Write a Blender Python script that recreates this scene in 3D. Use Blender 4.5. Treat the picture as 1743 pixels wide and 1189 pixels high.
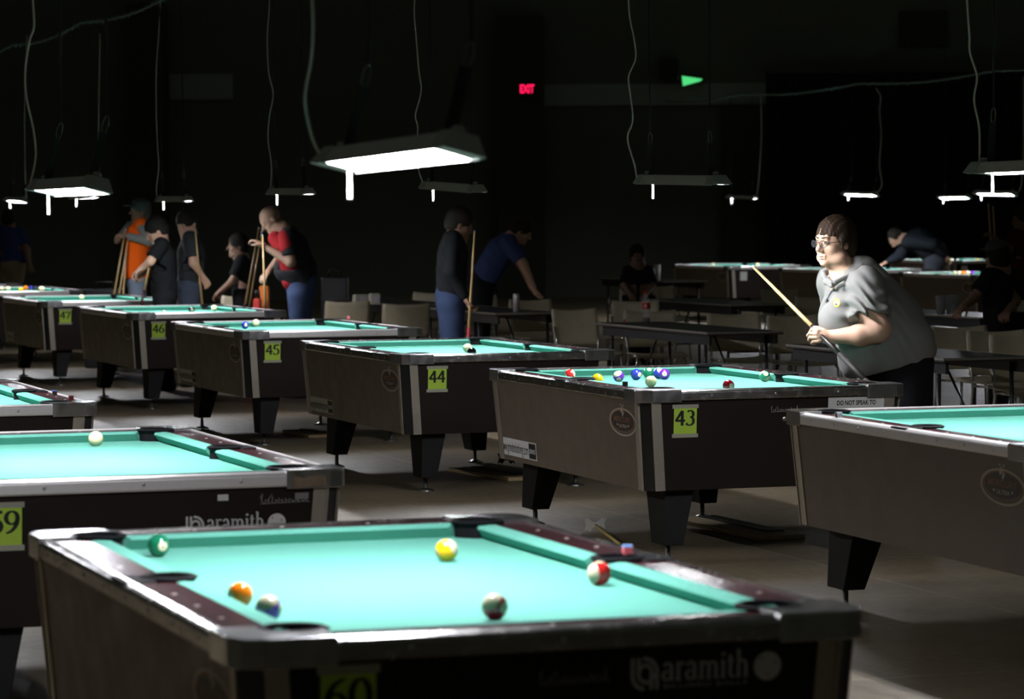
import bpy, bmesh, math, random
import numpy as np
from mathutils import Vector, Matrix
from mathutils.bvhtree import BVHTree

for o in list(bpy.data.objects):
    bpy.data.objects.remove(o, do_unlink=True)
SC = bpy.context.scene
COL = SC.collection

# ------------------------------------------------------------------ camera
FPX, CAMH, PITCH, ROLL = 5551.6, 1.6423, math.radians(2.4218), math.radians(-0.4443)
cd = bpy.data.cameras.new('camera')
cam = bpy.data.objects.new('camera', cd)
COL.objects.link(cam)
cd.sensor_fit = 'HORIZONTAL'
cd.sensor_width = 36.0
cd.lens = FPX / 1743.0 * 36.0
cd.clip_start, cd.clip_end = 0.1, 200.0
CM = Matrix.Translation((0, 0, CAMH)) @ Matrix.Rotation(math.pi / 2 - PITCH, 4, 'X') @ Matrix.Rotation(ROLL, 4, 'Z')
cam.matrix_world = CM
cd.dof.use_dof = True
cd.dof.focus_distance = 15.6
cd.dof.aperture_fstop = 5.6
cd.dof.aperture_blades = 8
SC.camera = cam

# ------------------------------------------------------------------ world, exposure
w = bpy.data.worlds.new('world')
SC.world = w
w.use_nodes = True
w.node_tree.nodes['Background'].inputs[0].default_value = (0.75, 0.85, 0.66, 1)
w.node_tree.nodes['Background'].inputs[1].default_value = 0.022
SC.view_settings.view_transform = 'Standard'
SC.view_settings.look = 'None'
SC.view_settings.gamma = 1.0
SC.view_settings.use_curve_mapping = False
SC.view_settings.exposure = 0.0
SC.cycles.use_denoising = True
SC.cycles.max_bounces = 6
SC.cycles.caustics_reflective = False
SC.cycles.caustics_refractive = False
SC.cycles.sample_clamp_indirect = 4.0
TUBE_STRENGTH = 400.0

# ------------------------------------------------------------------ helpers
R3 = CM.to_3x3()
def ray(u, v):
    d = Vector(((u - 871.5) / FPX, -(v - 594.5) / FPX, -1.0))
    return (R3 @ d)
def at(u, v, Y):                                   # the point on the line of sight at distance Y into the hall
    d = ray(u, v)
    return Vector((0, 0, CAMH)) + d * (Y / d.y)
def atz(u, v, z):
    d = ray(u, v)
    return Vector((0, 0, CAMH)) + d * ((z - CAMH) / d.z)

MATS = {}
def mat(name, col, rough=0.5, metal=0.0, noise=0.0, scale=20.0, emit=None, strength=1.0, bump=0.0, alpha=None, spec=0.5, stretch=None, rvar=0.0):
    if name in MATS: return MATS[name]
    m = bpy.data.materials.new(name); m.use_nodes = True
    nt = m.node_tree; b = nt.nodes['Principled BSDF']
    b.inputs['Base Color'].default_value = (*col, 1)
    b.inputs['Roughness'].default_value = rough
    b.inputs['Metallic'].default_value = metal
    b.inputs['Specular IOR Level'].default_value = spec
    if noise or bump or rvar:
        tc = nt.nodes.new('ShaderNodeTexCoord'); mp = nt.nodes.new('ShaderNodeMapping')
        nt.links.new(tc.outputs['Object'], mp.inputs['Vector'])
        if stretch: mp.inputs['Scale'].default_value = stretch
        nz = nt.nodes.new('ShaderNodeTexNoise'); nz.inputs['Scale'].default_value = scale
        nz.inputs['Detail'].default_value = 5
        nt.links.new(mp.outputs[0], nz.inputs['Vector'])
        if noise:
            mx = nt.nodes.new('ShaderNodeMix'); mx.data_type = 'RGBA'
            mx.inputs[6].default_value = (*[max(0, c * (1 - noise)) for c in col], 1)
            mx.inputs[7].default_value = (*[min(1, c * (1 + noise)) for c in col], 1)
            nt.links.new(nz.outputs['Fac'], mx.inputs[0])
            nt.links.new(mx.outputs[2], b.inputs['Base Color'])
        if rvar:
            mr = nt.nodes.new('ShaderNodeMapRange')
            mr.inputs[1].default_value = 0.3; mr.inputs[2].default_value = 0.7
            mr.inputs[3].default_value = max(0.02, rough - rvar); mr.inputs[4].default_value = min(1, rough + rvar)
            nt.links.new(nz.outputs['Fac'], mr.inputs[0]); nt.links.new(mr.outputs[0], b.inputs['Roughness'])
        if bump:
            bp = nt.nodes.new('ShaderNodeBump'); bp.inputs['Strength'].default_value = bump
            bp.inputs['Distance'].default_value = 0.01
            nt.links.new(nz.outputs['Fac'], bp.inputs['Height']); nt.links.new(bp.outputs[0], b.inputs['Normal'])
    if emit:
        b.inputs['Emission Color'].default_value = (*emit, 1); b.inputs['Emission Strength'].default_value = strength
    if alpha is not None:
        b.inputs['Alpha'].default_value = alpha
    MATS[name] = m
    return m

def link(o, parent=None):
    COL.objects.link(o)
    if parent: o.parent = parent
    return o
def mesh_obj(name, verts, faces, m, parent=None, smooth=False, mids=None):
    me = bpy.data.meshes.new(name)
    me.from_pydata([tuple(v) for v in verts], [], [tuple(f) for f in faces])
    for x in (m if isinstance(m, (list, tuple)) else [m]): me.materials.append(x)
    if mids is not None:
        me.polygons.foreach_set('material_index', list(mids))
    if smooth:
        me.polygons.foreach_set('use_smooth', [True] * len(me.polygons))
    me.update()
    return link(bpy.data.objects.new(name, me), parent)

class MB:
    """collects simple solids, then links them as one mesh"""
    def __init__(s): s.v = []; s.f = []; s.mi = []; s.m = 0
    def add(s, vs, fs):
        o = len(s.v); s.v += [tuple(v) for v in vs]; s.f += [tuple(i + o for i in f) for f in fs]; s.mi += [s.m] * len(fs)
        return s
    def box(s, lo, hi):
        x0, y0, z0 = lo; x1, y1, z1 = hi
        return s.add([(x0,y0,z0),(x1,y0,z0),(x1,y1,z0),(x0,y1,z0),(x0,y0,z1),(x1,y0,z1),(x1,y1,z1),(x0,y1,z1)],
                     [(0,3,2,1),(4,5,6,7),(0,1,5,4),(1,2,6,5),(2,3,7,6),(3,0,4,7)])
    def hexa(s, b, t):
        return s.add(list(b) + list(t), [(0,3,2,1),(4,5,6,7),(0,1,5,4),(1,2,6,5),(2,3,7,6),(3,0,4,7)])
    def prism(s, poly, z0, z1):                    # polygon counter-clockwise in xy
        n = len(poly)
        return s.add([(x, y, z0) for x, y in poly] + [(x, y, z1) for x, y in poly],
                     [tuple(range(n - 1, -1, -1)), tuple(range(n, 2 * n))] + [(i, (i + 1) % n, n + (i + 1) % n, n + i) for i in range(n)])
    def sweep(s, secs, cap=True):                  # sections = lists of points
        n = len(secs[0]); vs = [p for c in secs for p in c]; fs = []
        for k in range(len(secs) - 1):
            for i in range(n):
                j = (i + 1) % n
                fs.append((k * n + i, k * n + j, (k + 1) * n + j, (k + 1) * n + i))
        if cap: fs += [tuple(range(n - 1, -1, -1)), tuple((len(secs) - 1) * n + i for i in range(n))]
        return s.add(vs, fs)
    def tube(s, pts, r, n=8):
        pts = [Vector(p) for p in pts]
        rs = r if isinstance(r, (list, tuple)) else [r] * len(pts)
        secs = []; prev = None
        for i, p in enumerate(pts):
            t = (pts[min(i + 1, len(pts) - 1)] - pts[max(i - 1, 0)]).normalized()
            if prev is None:
                a = Vector((0, 0, 1)) if abs(t.z) < 0.9 else Vector((1, 0, 0))
                prev = t.cross(a).normalized()
            prev = (prev - t * prev.dot(t)).normalized(); b = t.cross(prev)
            secs.append([p + prev * math.cos(2 * math.pi * k / n) * rs[i] + b * math.sin(2 * math.pi * k / n) * rs[i] for k in range(n)])
        return s.sweep(secs)
    def lathe(s, prof, n=20, c=(0, 0, 0)):         # profile (r, z)
        return s.sweep([[(c[0] + r * math.cos(2 * math.pi * k / n), c[1] + r * math.sin(2 * math.pi * k / n), c[2] + z) for k in range(n)] for r, z in prof])
    def build(s, name, m, parent=None, smooth=False, bevel=0, seg=2):
        o = mesh_obj(name, s.v, s.f, m, parent, smooth, s.mi)
        bm = bmesh.new(); bm.from_mesh(o.data)
        bmesh.ops.recalc_face_normals(bm, faces=bm.faces)
        big = [f for f in bm.faces if len(f.verts) > 4]
        if bevel:
            es = [e for e in bm.edges if len(e.link_faces) == 2 and e.calc_face_angle(0) > 0.5]
            bmesh.ops.bevel(bm, geom=es, offset=bevel, segments=seg, affect='EDGES', profile=0.5, clamp_overlap=True)
        big = [f for f in bm.faces if len(f.verts) > 4]
        if big: bmesh.ops.triangulate(bm, faces=big)
        bm.to_mesh(o.data); bm.free()
        return o

def empty(name, loc=(0, 0, 0), rz=0.0, label=None, cat=None, group=None):
    o = bpy.data.objects.new(name, None); o.empty_display_size = 0.1
    o.location = loc; o.rotation_euler = (0, 0, rz); COL.objects.link(o)
    return tag(o, label, cat, group)
def tag(o, label=None, cat=None, group=None, kind=None):
    for k, v in (('label', label), ('category', cat), ('group', group), ('kind', kind)):
        if v: o[k] = v
    return o
def copy_tree(o, parent=None):
    c = o.copy(); COL.objects.link(c)
    if parent: c.parent = parent
    for ch in list(o.children): copy_tree(ch, c)
    return c

# grid of the hall: e runs along the short ends of the pool tables, l along their length
TH = math.radians(18.2)
E = Vector((math.cos(TH), math.sin(TH), 0)); L_ = Vector((-math.sin(TH), math.cos(TH), 0))
def G(e, l, z=0.0): return E * e + L_ * l + Vector((0, 0, z))

# ------------------------------------------------------------------ lettering
def arc(cx, cy, rx, ry, a0, a1, n=14):
    return [(cx + rx * math.cos(math.radians(a0 + (a1 - a0) * i / n)), cy + ry * math.sin(math.radians(a0 + (a1 - a0) * i / n))) for i in range(n + 1)]
S = lambda *p: list(p)
GLY = {  # strokes in a box of height 1; drawn with a broad nib (thick down-strokes, thin cross-strokes), B = serif bars
 '0': (0.56, [arc(.28, .34, .2, .31, 0, 360, 28)]),
 '3': (0.54, [arc(.24, .5, .17, .16, 140, -80), arc(.22, .2, .21, .19, 85, -150)]),
 '4': (0.56, [S((.38, 0), (.38, .66)), S((.38, .66), (.03, .2)), S((.03, .2), (.54, .2)), S((.03, .24), (.54, .24))]),
 '5': (0.52, [S((.14, .62), (.48, .62)), S((.14, .66), (.48, .66)), S((.14, .64), (.1, .37)), arc(.22, .21, .22, .2, 125, -150)]),
 '6': (0.54, [arc(.27, .2, .19, .19, 0, 360, 22), arc(.5, .2, .42, .46, 95, 185)]),
 '7': (0.54, [S((.06, .62), (.5, .62)), S((.06, .58), (.5, .58)), S((.06, .6), (.05, .5)), S((.49, .62), (.22, 0))]),
 '9': (0.54, [arc(.27, .46, .19, .19, 0, 360, 22), arc(.04, .46, .42, .46, -85, 5)]),
 'a': (0.46, [arc(.2, .32, .13, .13, 160, 0, 8) + [(.33, .03)], arc(.17, .13, .13, .11, 60, 330), S((.33, .03), (.42, .02))]),
 'r': (0.38, [S((.12, 0), (.12, .45)), arc(.26, .3, .14, .14, 180, 50, 8), S((.03, .02), (.22, .02)), S((.03, .44), (.12, .44))]),
 'm': (0.78, [S((.12, 0), (.12, .45)), arc(.25, .3, .13, .13, 180, 0, 8) + [(.38, 0)], arc(.51, .3, .13, .13, 180, 0, 8) + [(.64, 0)], S((.03, .02), (.2, .02)), S((.3, .02), (.46, .02)), S((.56, .02), (.74, .02)), S((.03, .44), (.12, .44))]),
 'i': (0.26, [S((.12, 0), (.12, .45)), S((.03, .02), (.21, .02)), S((.03, .44), (.12, .44)), arc(.12, .6, .02, .02, 0, 360, 8)]),
 't': (0.3, [S((.12, .58), (.12, .1)) + arc(.2, .1, .08, .08, 200, 320, 6), S((.02, .43), (.25, .43))]),
 'h': (0.5, [S((.12, 0), (.12, .7)), arc(.25, .3, .13, .13, 180, 0, 8) + [(.38, 0)], S((.03, .02), (.2, .02)), S((.3, .02), (.46, .02)), S((.03, .69), (.12, .69))]),
}
def nib(strokes, thick, thin):
    vs, fs = [], []
    for st in strokes:
        n = len(st); o = len(vs)
        for i, (x, y) in enumerate(st):
            a = st[max(i - 1, 0)]; b = st[min(i + 1, n - 1)]
            if n > 6 and abs(st[0][0] - st[-1][0]) + abs(st[0][1] - st[-1][1]) < 1e-6:
                a = st[i - 1] if i > 0 else st[-2]; b = st[i + 1] if i < n - 1 else st[1]
            dx, dy = b[0] - a[0], b[1] - a[1]; L = math.hypot(dx, dy) or 1
            wv = (thin + (thick - thin) * (abs(dy) / L) ** 1.5) / 2
            nx, ny = -dy / L * wv, dx / L * wv
            vs += [(x + nx, y + ny), (x - nx, y - ny)]
        fs += [(o + 2 * i, o + 2 * i + 1, o + 2 * i + 3, o + 2 * i + 2) for i in range(n - 1)]
    return vs, fs
def glyph_text(t, thick=.155, thin=.055):
    vs, fs, x = [], [], 0
    for ch in t:
        wd, st = GLY[ch]; a, b = nib(st, thick, thin); o = len(vs)
        vs += [(p[0] + x, p[1]) for p in a]; fs += [tuple(i + o for i in f) for f in b]; x += wd
    return vs, fs, x
FC = {}
def font_text(t, bold=0.0, shear=0.0):
    k = (t, bold, shear)
    if k not in FC:
        c = bpy.data.curves.new('t', 'FONT'); c.body = t; c.offset = bold; c.shear = shear; c.resolution_u = 3
        o = bpy.data.objects.new('t', c); COL.objects.link(o)
        dg = bpy.context.evaluated_depsgraph_get()
        me = bpy.data.meshes.new_from_object(o.evaluated_get(dg))
        vs = [(v.co.x, v.co.y) for v in me.vertices]; fs = [tuple(p.vertices) for p in me.polygons]
        bpy.data.objects.remove(o); bpy.data.meshes.remove(me)
        FC[k] = (vs, fs, max(v[0] for v in vs))
    return FC[k]
def put_text(name, data, m, parent, org, ux, uy, height, width=None, center=False, stretch_y=1.0):
    """data=(verts,faces,width) laid in the plane org + ux*x + uy*y"""
    vs, fs, wd = data
    s = height; sx = (width / wd) if width else s
    off = wd * sx / 2 if center else 0
    ux = Vector(ux).normalized(); uy = Vector(uy).normalized(); org = Vector(org)
    return mesh_obj(name, [org + ux * (x * sx - off) + uy * (y * s) for x, y in vs], fs, m, parent)
# ------------------------------------------------------------------ materials
M_cloth = mat('green_cloth', (0.122, 0.385, 0.305), 0.95, noise=0.05, scale=120, spec=0.15)
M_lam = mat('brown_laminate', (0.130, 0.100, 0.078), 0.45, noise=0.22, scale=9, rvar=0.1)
M_end = mat('shaded_end_laminate', (0.012, 0.006, 0.004), 0.5, noise=0.2, scale=12, spec=.25)  # cabinet ends: darker colour standing in for the weaker light on them
M_rail = mat('mahogany_rail', (0.045, 0.014, 0.018), 0.22, noise=0.3, scale=14, stretch=(1, 6, 1))
M_chrome = mat('worn_chrome', (0.66, 0.66, 0.67), 0.2, 0.95, noise=0.08, scale=18, rvar=0.06)
M_trim = mat('brushed_trim', (0.74, 0.71, 0.70), 0.42, 0.5, noise=0.05, scale=60)
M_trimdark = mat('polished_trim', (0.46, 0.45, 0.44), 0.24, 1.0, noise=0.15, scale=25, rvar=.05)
M_alu = mat('aluminium_strip', (0.46, 0.42, 0.35), 0.42, 0.75, noise=0.12, scale=40)
M_blackp = mat('black_plastic', (0.012, 0.012, 0.014), 0.35)
M_leg = mat('black_leg_laminate', (0.010, 0.010, 0.010), 0.6, noise=0.15, scale=15, spec=.18)
M_pocket = mat('black_pocket_liner', (0.006, 0.006, 0.007), 0.85, spec=.1)
M_iron = mat('black_pocket_iron', (0.008, 0.008, 0.009), 0.7, spec=.2)
M_steel = mat('steel', (0.55, 0.55, 0.55), 0.3, 1.0)
M_white = mat('white_enamel', (0.75, 0.75, 0.72), 0.4)
M_dot = mat('pearl_sight', (0.6, 0.58, 0.52), 0.3)
M_card = mat('yellow_green_card', (0.50, 0.74, 0.07), 0.7, noise=0.05, scale=30)
M_ink = mat('black_ink', (0.01, 0.01, 0.01), 0.6)
M_tape = mat('clear_tape', (0.42, 0.42, 0.34), 0.35)
M_paper = mat('white_paper', (0.68, 0.68, 0.66), 0.7)
M_print = mat('white_print', (0.60, 0.60, 0.60), 0.6)
M_greyprint = mat('faint_grey_print', (0.22, 0.21, 0.21), 0.6)
M_bline = mat('badge_line', (0.50, 0.46, 0.40), 0.5)
M_bbrown = mat('badge_brown', (0.22, 0.10, 0.05), 0.5)
M_bdark = mat('badge_dark', (0.035, 0.028, 0.025), 0.5)
M_rust = mat('rust_wear', (0.20, 0.14, 0.09), 0.7, noise=0.6, scale=25)

# ------------------------------------------------------------------ the setting
def floor_material():
    m = bpy.data.materials.new('polished_concrete'); m.use_nodes = True; nt = m.node_tree; b = nt.nodes['Principled BSDF']
    tc = nt.nodes.new('ShaderNodeTexCoord'); mp = nt.nodes.new('ShaderNodeMapping'); mp.inputs['Rotation'].default_value = (0, 0, -TH)
    nt.links.new(tc.outputs['Object'], mp.inputs['Vector'])
    n1 = nt.nodes.new('ShaderNodeTexNoise'); n1.inputs['Scale'].default_value = 1.1; n1.inputs['Detail'].default_value = 8
    n2 = nt.nodes.new('ShaderNodeTexNoise'); n2.inputs['Scale'].default_value = 14; n2.inputs['Detail'].default_value = 6; n2.inputs['Roughness'].default_value = .75
    nt.links.new(mp.outputs[0], n1.inputs['Vector']); nt.links.new(mp.outputs[0], n2.inputs['Vector'])
    cr = nt.nodes.new('ShaderNodeValToRGB')
    cr.color_ramp.elements[0].position = .32; cr.color_ramp.elements[0].color = (.125, .096, .060, 1)
    cr.color_ramp.elements[1].position = .72; cr.color_ramp.elements[1].color = (.32, .25, .165, 1)
    ma = nt.nodes.new('ShaderNodeMath'); ma.operation = 'MULTIPLY_ADD'; ma.inputs[1].default_value = .45
    ml = nt.nodes.new('ShaderNodeMath'); ml.operation = 'MULTIPLY'; ml.inputs[1].default_value = .58
    nt.links.new(n1.outputs['Fac'], ml.inputs[0]); nt.links.new(n2.outputs['Fac'], ma.inputs[0]); nt.links.new(ml.outputs[0], ma.inputs[2])
    nt.links.new(ma.outputs[0], cr.inputs[0])
    # saw-cut joints every 3.6 m
    sep = nt.nodes.new('ShaderNodeSeparateXYZ'); nt.links.new(mp.outputs[0], sep.inputs[0])
    js = []
    for ax, off in ((0, 1.15), (1, 0.4)):
        a = nt.nodes.new('ShaderNodeMath'); a.operation = 'ADD'; a.inputs[1].default_value = off; nt.links.new(sep.outputs[ax], a.inputs[0])
        p = nt.nodes.new('ShaderNodeMath'); p.operation = 'PINGPONG'; p.inputs[1].default_value = 1.8; nt.links.new(a.outputs[0], p.inputs[0])
        l = nt.nodes.new('ShaderNodeMath'); l.operation = 'LESS_THAN'; l.inputs[1].default_value = .006; nt.links.new(p.outputs[0], l.inputs[0]); js.append(l)
    mxx = nt.nodes.new('ShaderNodeMath'); mxx.operation = 'MAXIMUM'; nt.links.new(js[0].outputs[0], mxx.inputs[0]); nt.links.new(js[1].outputs[0], mxx.inputs[1])
    mix = nt.nodes.new('ShaderNodeMix'); mix.data_type = 'RGBA'; mix.inputs[7].default_value = (.36, .30, .22, 1)
    nt.links.new(mxx.outputs[0], mix.inputs[0]); nt.links.new(cr.outputs[0], mix.inputs[6]); nt.links.new(mix.outputs[2], b.inputs['Base Color'])
    mr = nt.nodes.new('ShaderNodeMapRange'); mr.inputs[1].default_value = .35; mr.inputs[2].default_value = .7; mr.inputs[3].default_value = .34; mr.inputs[4].default_value = .6
    nt.links.new(n2.outputs['Fac'], mr.inputs[0]); nt.links.new(mr.outputs[0], b.inputs['Roughness'])
    b.inputs['Specular IOR Level'].default_value = .35
    return m
M_floor = floor_material()
tag(mesh_obj('floor', [(-35, -6, 0), (35, -6, 0), (35, 66, 0), (-35, 66, 0)], [(0, 1, 2, 3)], M_floor), kind='structure')
M_wall = mat('dark_wall_paint', (0.15, 0.155, 0.12), 0.9, noise=0.08, scale=1.5)
M_wall2 = mat('darker_pilaster', (0.055, 0.058, 0.045), 0.9)
M_band = mat('pale_band_paint', (0.33, 0.36, 0.35), 0.8)
M_drape = mat('black_drape', (0.006, 0.006, 0.006), 0.95)
WY = 62.0
def wallbox(name, u0, v0, u1, v1, y0, y1, m, kind='structure'):
    a = at(u0, v1, WY); b = at(u1, v0, WY)
    o = MB().box((a.x, y0, max(a.z, 0)), (b.x, y1, b.z)).build(name, m)
    return tag(o, kind=kind)
tag(MB().box((-34, WY, 0), (34, WY + .3, 9)).build('wall_back', M_wall), kind='structure')
wallbox('trim_1', 289, 126, 397, 170, WY - .06, WY - .002, M_band)
wallbox('trim_2', 865, 141, 1303, 181, WY - .06, WY - .002, M_band)
wallbox('trim_3', 850, 30, 925, 700, WY - .5, WY - .002, M_wall2)
wallbox('trim_4', 228, 8, 284, 700, WY - .4, WY - .002, M_wall2)
wallbox('trim_5', 1232, 180, 1303, 700, WY - .3, WY - .002, M_wall2)

# stage drape hung along the right of the back wall
dr = []
x0 = at(1304, 125, WY - 1).x; zt = at(1304, 124, WY - 1).z
n = 260
pts = [(x0 + i * (24.0 / n), WY - 1 + 0.09 * math.sin(i * 1.9) + .03 * math.sin(i * .7)) for i in range(n + 1)]
vs = [(x, y, 0.0) for x, y in pts] + [(x, y, zt) for x, y in pts] + [(x, y + .02, 0.0) for x, y in pts] + [(x, y + .02, zt) for x, y in pts]
N = n + 1
fs = [(i, i + 1, N + i + 1, N + i) for i in range(n)] + [(2 * N + i + 1, 2 * N + i, 3 * N + i, 3 * N + i + 1) for i in range(n)] + [(N + i, N + i + 1, 3 * N + i + 1, 3 * N + i) for i in range(n)]
tag(mesh_obj('stage_drape', vs, fs, M_drape), 'huge black drape hanging across the right of the back wall', 'curtain')

# exit signs
xs = empty('exit_sign', at(897, 151, WY - .605), 0, 'red lit EXIT sign high on the dark back wall', 'sign')
MB().box((-.16, -.02, -.10), (.16, .1, .10)).build('sign_housing', mat('sign_housing_black', (.02, .02, .02), .5), xs)
put_text('lettering', font_text('EXIT', .03), mat('red_sign_light', (.4, 0, .03), .5, emit=(1, .01, .09), strength=1.6), xs, (-.135, -.024, -.075), (1, 0, 0), (0, 0, 1), .215, .27)
xg = empty('exit_sign', at(1178, 137, WY - .3), 0, 'green lit wedge-shaped sign on the pale wall band', 'sign')
MB().prism([(-.19, .05), (.2, .1), (.2, .14), (-.19, .2)], -.08, .08).build('sign_housing', mat('green_sign_case', (.03, .05, .03), .5), xg)
mesh_obj('light_face', [(-.19, .045, .09), (.2, .045, .03), (.16, .045, -.01), (-.17, .045, -.1)], [(0, 3, 2, 1)], mat('green_sign_light', (0, .3, .1), .5, emit=(.12, 1, .3), strength=.75), xg)
# black loudspeakers and vent high on the wall
sp = empty('wall_speaker', at(1139, 118, WY - .3), 0, 'small black loudspeaker beside the green sign', 'speaker')
MB().box((-.17, -.12, -.2), (.17, .25, .2)).build('cabinet', M_blackp, sp, bevel=.02)
MB().box((-.14, -.135, -.17), (.14, -.12, .17)).build('grille', mat('speaker_grille', (.03, .03, .03), .9), sp)
vt = empty('wall_vent', at(1572, 48, WY - .05), 0, 'large rectangular vent high above the black drape', 'vent')
MB().box((-.46, -.02, -.33), (.46, .0, .33)).build('frame', M_wall2, vt)
mb = MB()
for i in range(9): mb.box((-.42, -.04, -.29 + i * .066), (.42, -.02, -.26 + i * .066))
mb.build('louvres', M_wall2, vt)

# ------------------------------------------------------------------ pool table
X, Y, ZT = .675, 1.18, .81
BED = .772
PC = [(sx * .515, sy * 1.01) for sx in (-1, 1) for sy in (-1, 1)]
def shell(z):                                       # inset of the leaning cabinet at height z
    return .022 + (.765 - z) * .075
ZB = .345
def cab_poly(z, c=.04):
    i = shell(z); a, b = X - i, Y - i
    return [(-a + c, -b), (a - c, -b), (a, -b + c), (a, b - c), (a - c, b), (-a + c, b), (-a, b - c), (-a, -b + c)]
def make_table():
    root = empty('pool_table')
    mb = MB(); zs = [ZB, .765]
    P = [cab_poly(z) for z in zs]
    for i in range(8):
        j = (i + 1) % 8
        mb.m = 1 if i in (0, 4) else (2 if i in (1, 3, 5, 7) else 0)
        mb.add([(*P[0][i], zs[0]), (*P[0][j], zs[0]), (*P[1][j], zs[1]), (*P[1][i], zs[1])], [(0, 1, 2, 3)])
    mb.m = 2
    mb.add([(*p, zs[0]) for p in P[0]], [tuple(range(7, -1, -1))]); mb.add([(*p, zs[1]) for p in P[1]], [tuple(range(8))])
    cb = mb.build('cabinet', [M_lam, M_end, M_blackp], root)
    # aluminium strips beside each chamfered corner
    for sx in (-1, 1):
        for sy in (-1, 1):
            for side in (0, 1):
                def q(z, t, out):
                    i = shell(z); a, b = X - i, Y - i
                    return (sx * (a - .04 - t), sy * (b + out), z) if side == 0 else (sx * (a + out), sy * (b - .04 - t), z)
                w_ = .05 if side == 0 else .062
                s = MB(); s.hexa([q(ZB, 0, 0), q(ZB, w_, 0), q(ZB, w_, .004), q(ZB, 0, .006)], [q(.765, 0, 0), q(.765, w_, 0), q(.765, w_, .004), q(.765, 0, .006)])
                s.hexa([q(ZB, 0, 0), q(ZB, .008, 0), q(ZB, .008, .010), q(ZB, 0, .010)], [q(.765, 0, 0), q(.765, .008, 0), q(.765, .008, .010), q(.765, 0, .010)])
                s.build('corner_strip', M_alu, root)
    # bed with pocket bites
    def bite(c, r, a0, a1, n=10): return [(c[0] + r * math.cos(math.radians(a0 + (a1 - a0) * i / n)), c[1] + r * math.sin(math.radians(a0 + (a1 - a0) * i / n))) for i in range(n + 1)]
    r = .056
    pl = []
    pl += bite((-.515, -1.01), r, 120, -30, 8); pl += bite((.515, -1.01), r, 210, 60, 8)
    pl += bite((.54, 0), .052, 235, 125, 8)
    pl += bite((.515, 1.01), r, -60, -210, 8); pl += bite((-.515, 1.01), r, 30, -120, 8)
    pl += bite((-.54, 0), .052, 55, -55, 8)
    MB().prism(pl, .75, BED).build('bed_cloth', M_cloth, root)
    # pockets
    for c, rr in [(p, .060) for p in PC] + [((sx * .548, 0), .053) for sx in (-1, 1)]:
        s = MB(); n = 20
        s.sweep([[(c[0] + a * math.cos(2 * math.pi * k / n), c[1] + a * math.sin(2 * math.pi * k / n), z) for k in range(n)] for a, z in ((rr + .004, .67), (rr + .004, .80), (rr + .016, .8135), (rr + .004, .8185), (rr - .004, .816), (rr - .008, .69))], cap=True)
        s.build('pocket', M_pocket, root)
    # rails
    ends = [(.98, .07), (-.07, -.98)]
    for sx in (-1, 1):
        for y1, y0 in ends:
            s = MB(); s.box((min(sx * .545, sx * .668), y0, .765), (max(sx * .545, sx * .668), y1, .808))
            s.m = 1
            for k in (1, 2, 3):
                yy = y0 + (y1 - y0) * k / 4 if True else 0
                s.lathe([(.006, .808), (.006, .8088)], 10, (sx * .60, yy, 0))
            s.build('rail', [M_rail, M_dot], root)
    for sy in (-1, 1):
        s = MB(); s.box((-.475, min(sy * 1.05, sy * 1.172), .765), (.475, max(sy * 1.05, sy * 1.172), .808)); s.m = 1
        for k in (1, 2, 3): s.lathe([(.006, .808), (.006, .8088)], 10, (-.475 + .95 * k / 4, sy * 1.11, 0))
        s.build('rail', [M_rail, M_dot], root)
    # cushions: section from rail inwards (depth, z)
    sec = [(.0, .7665), (.0, .8075), (-.020, .8085), (-.050, .806), (-.055, .800), (-.030, .7665)]
    def cushion(base, along0, along1, cut0, cut1, axis, sgn):
        secs = []
        for a, cut, sg in ((along0, cut0, 1), (along1, cut1, -1)):
            row = []
            for d, z in sec:
                al = a + sg * cut * (-d / .055)
                p = (sgn * (base + d), al, z) if axis == 0 else (al, sgn * (base + d), z)
                row.append(p)
            secs.append(row)
        MB().sweep(secs).build('cushion', M_cloth, root)
    for sx in (-1, 1):
        cushion(.5455, .055, .99, .022, .055, 0, sx); cushion(.5455, -.99, -.055, .055, .022, 0, sx)
    for sy in (-1, 1):
        cushion(1.0505, -.485, .485, .055, .055, 1, sy)
    # side trims with screws
    def trim(p0, p1, nx, ny):
        s = MB(); (x0, y0), (x1, y1) = p0, p1
        prof = [(-.003, .765), (.006, .765), (.008, .770), (.008, .798), (.0065, .803), (.003, .8065), (-.004, .8095), (-.013, .812), (-.021, .8135), (-.0235, .8125), (-.024, .809)]
        s.sweep([[(a[0] + nx * d, a[1] + ny * d, z) for d, z in prof] for a in (p0, p1)])
        L = math.hypot(x1 - x0, y1 - y0); k = max(2, int(L / .24)); s.m = 1
        for i in range(k):
            t = (i + .5) / k; cx, cy = x0 + (x1 - x0) * t, y0 + (y1 - y0) * t
            tx, ty = -ny, nx
            ring = lambda rr, d: [(cx + nx * d + tx * rr * math.cos(a), cy + ny * d + ty * rr * math.cos(a), .786 + rr * math.sin(a)) for a in [2 * math.pi * q / 8 for q in range(8)]]
            s.sweep([ring(.006, .006), ring(.006, .0095), ring(.003, .0105)])
        s.build('rail_trim', [M_trim, M_steel], root)
    xe, ye = X - .008, Y - .008
    trim((-xe, .98), (-xe, -.98), -1, 0); trim((xe, -.98), (xe, .98), 1, 0)
    trim((-.475, -ye), (.475, -ye), 0, -1); trim((.475, ye), (-.475, ye), 0, 1)
    # corner castings
    c = .062
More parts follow.
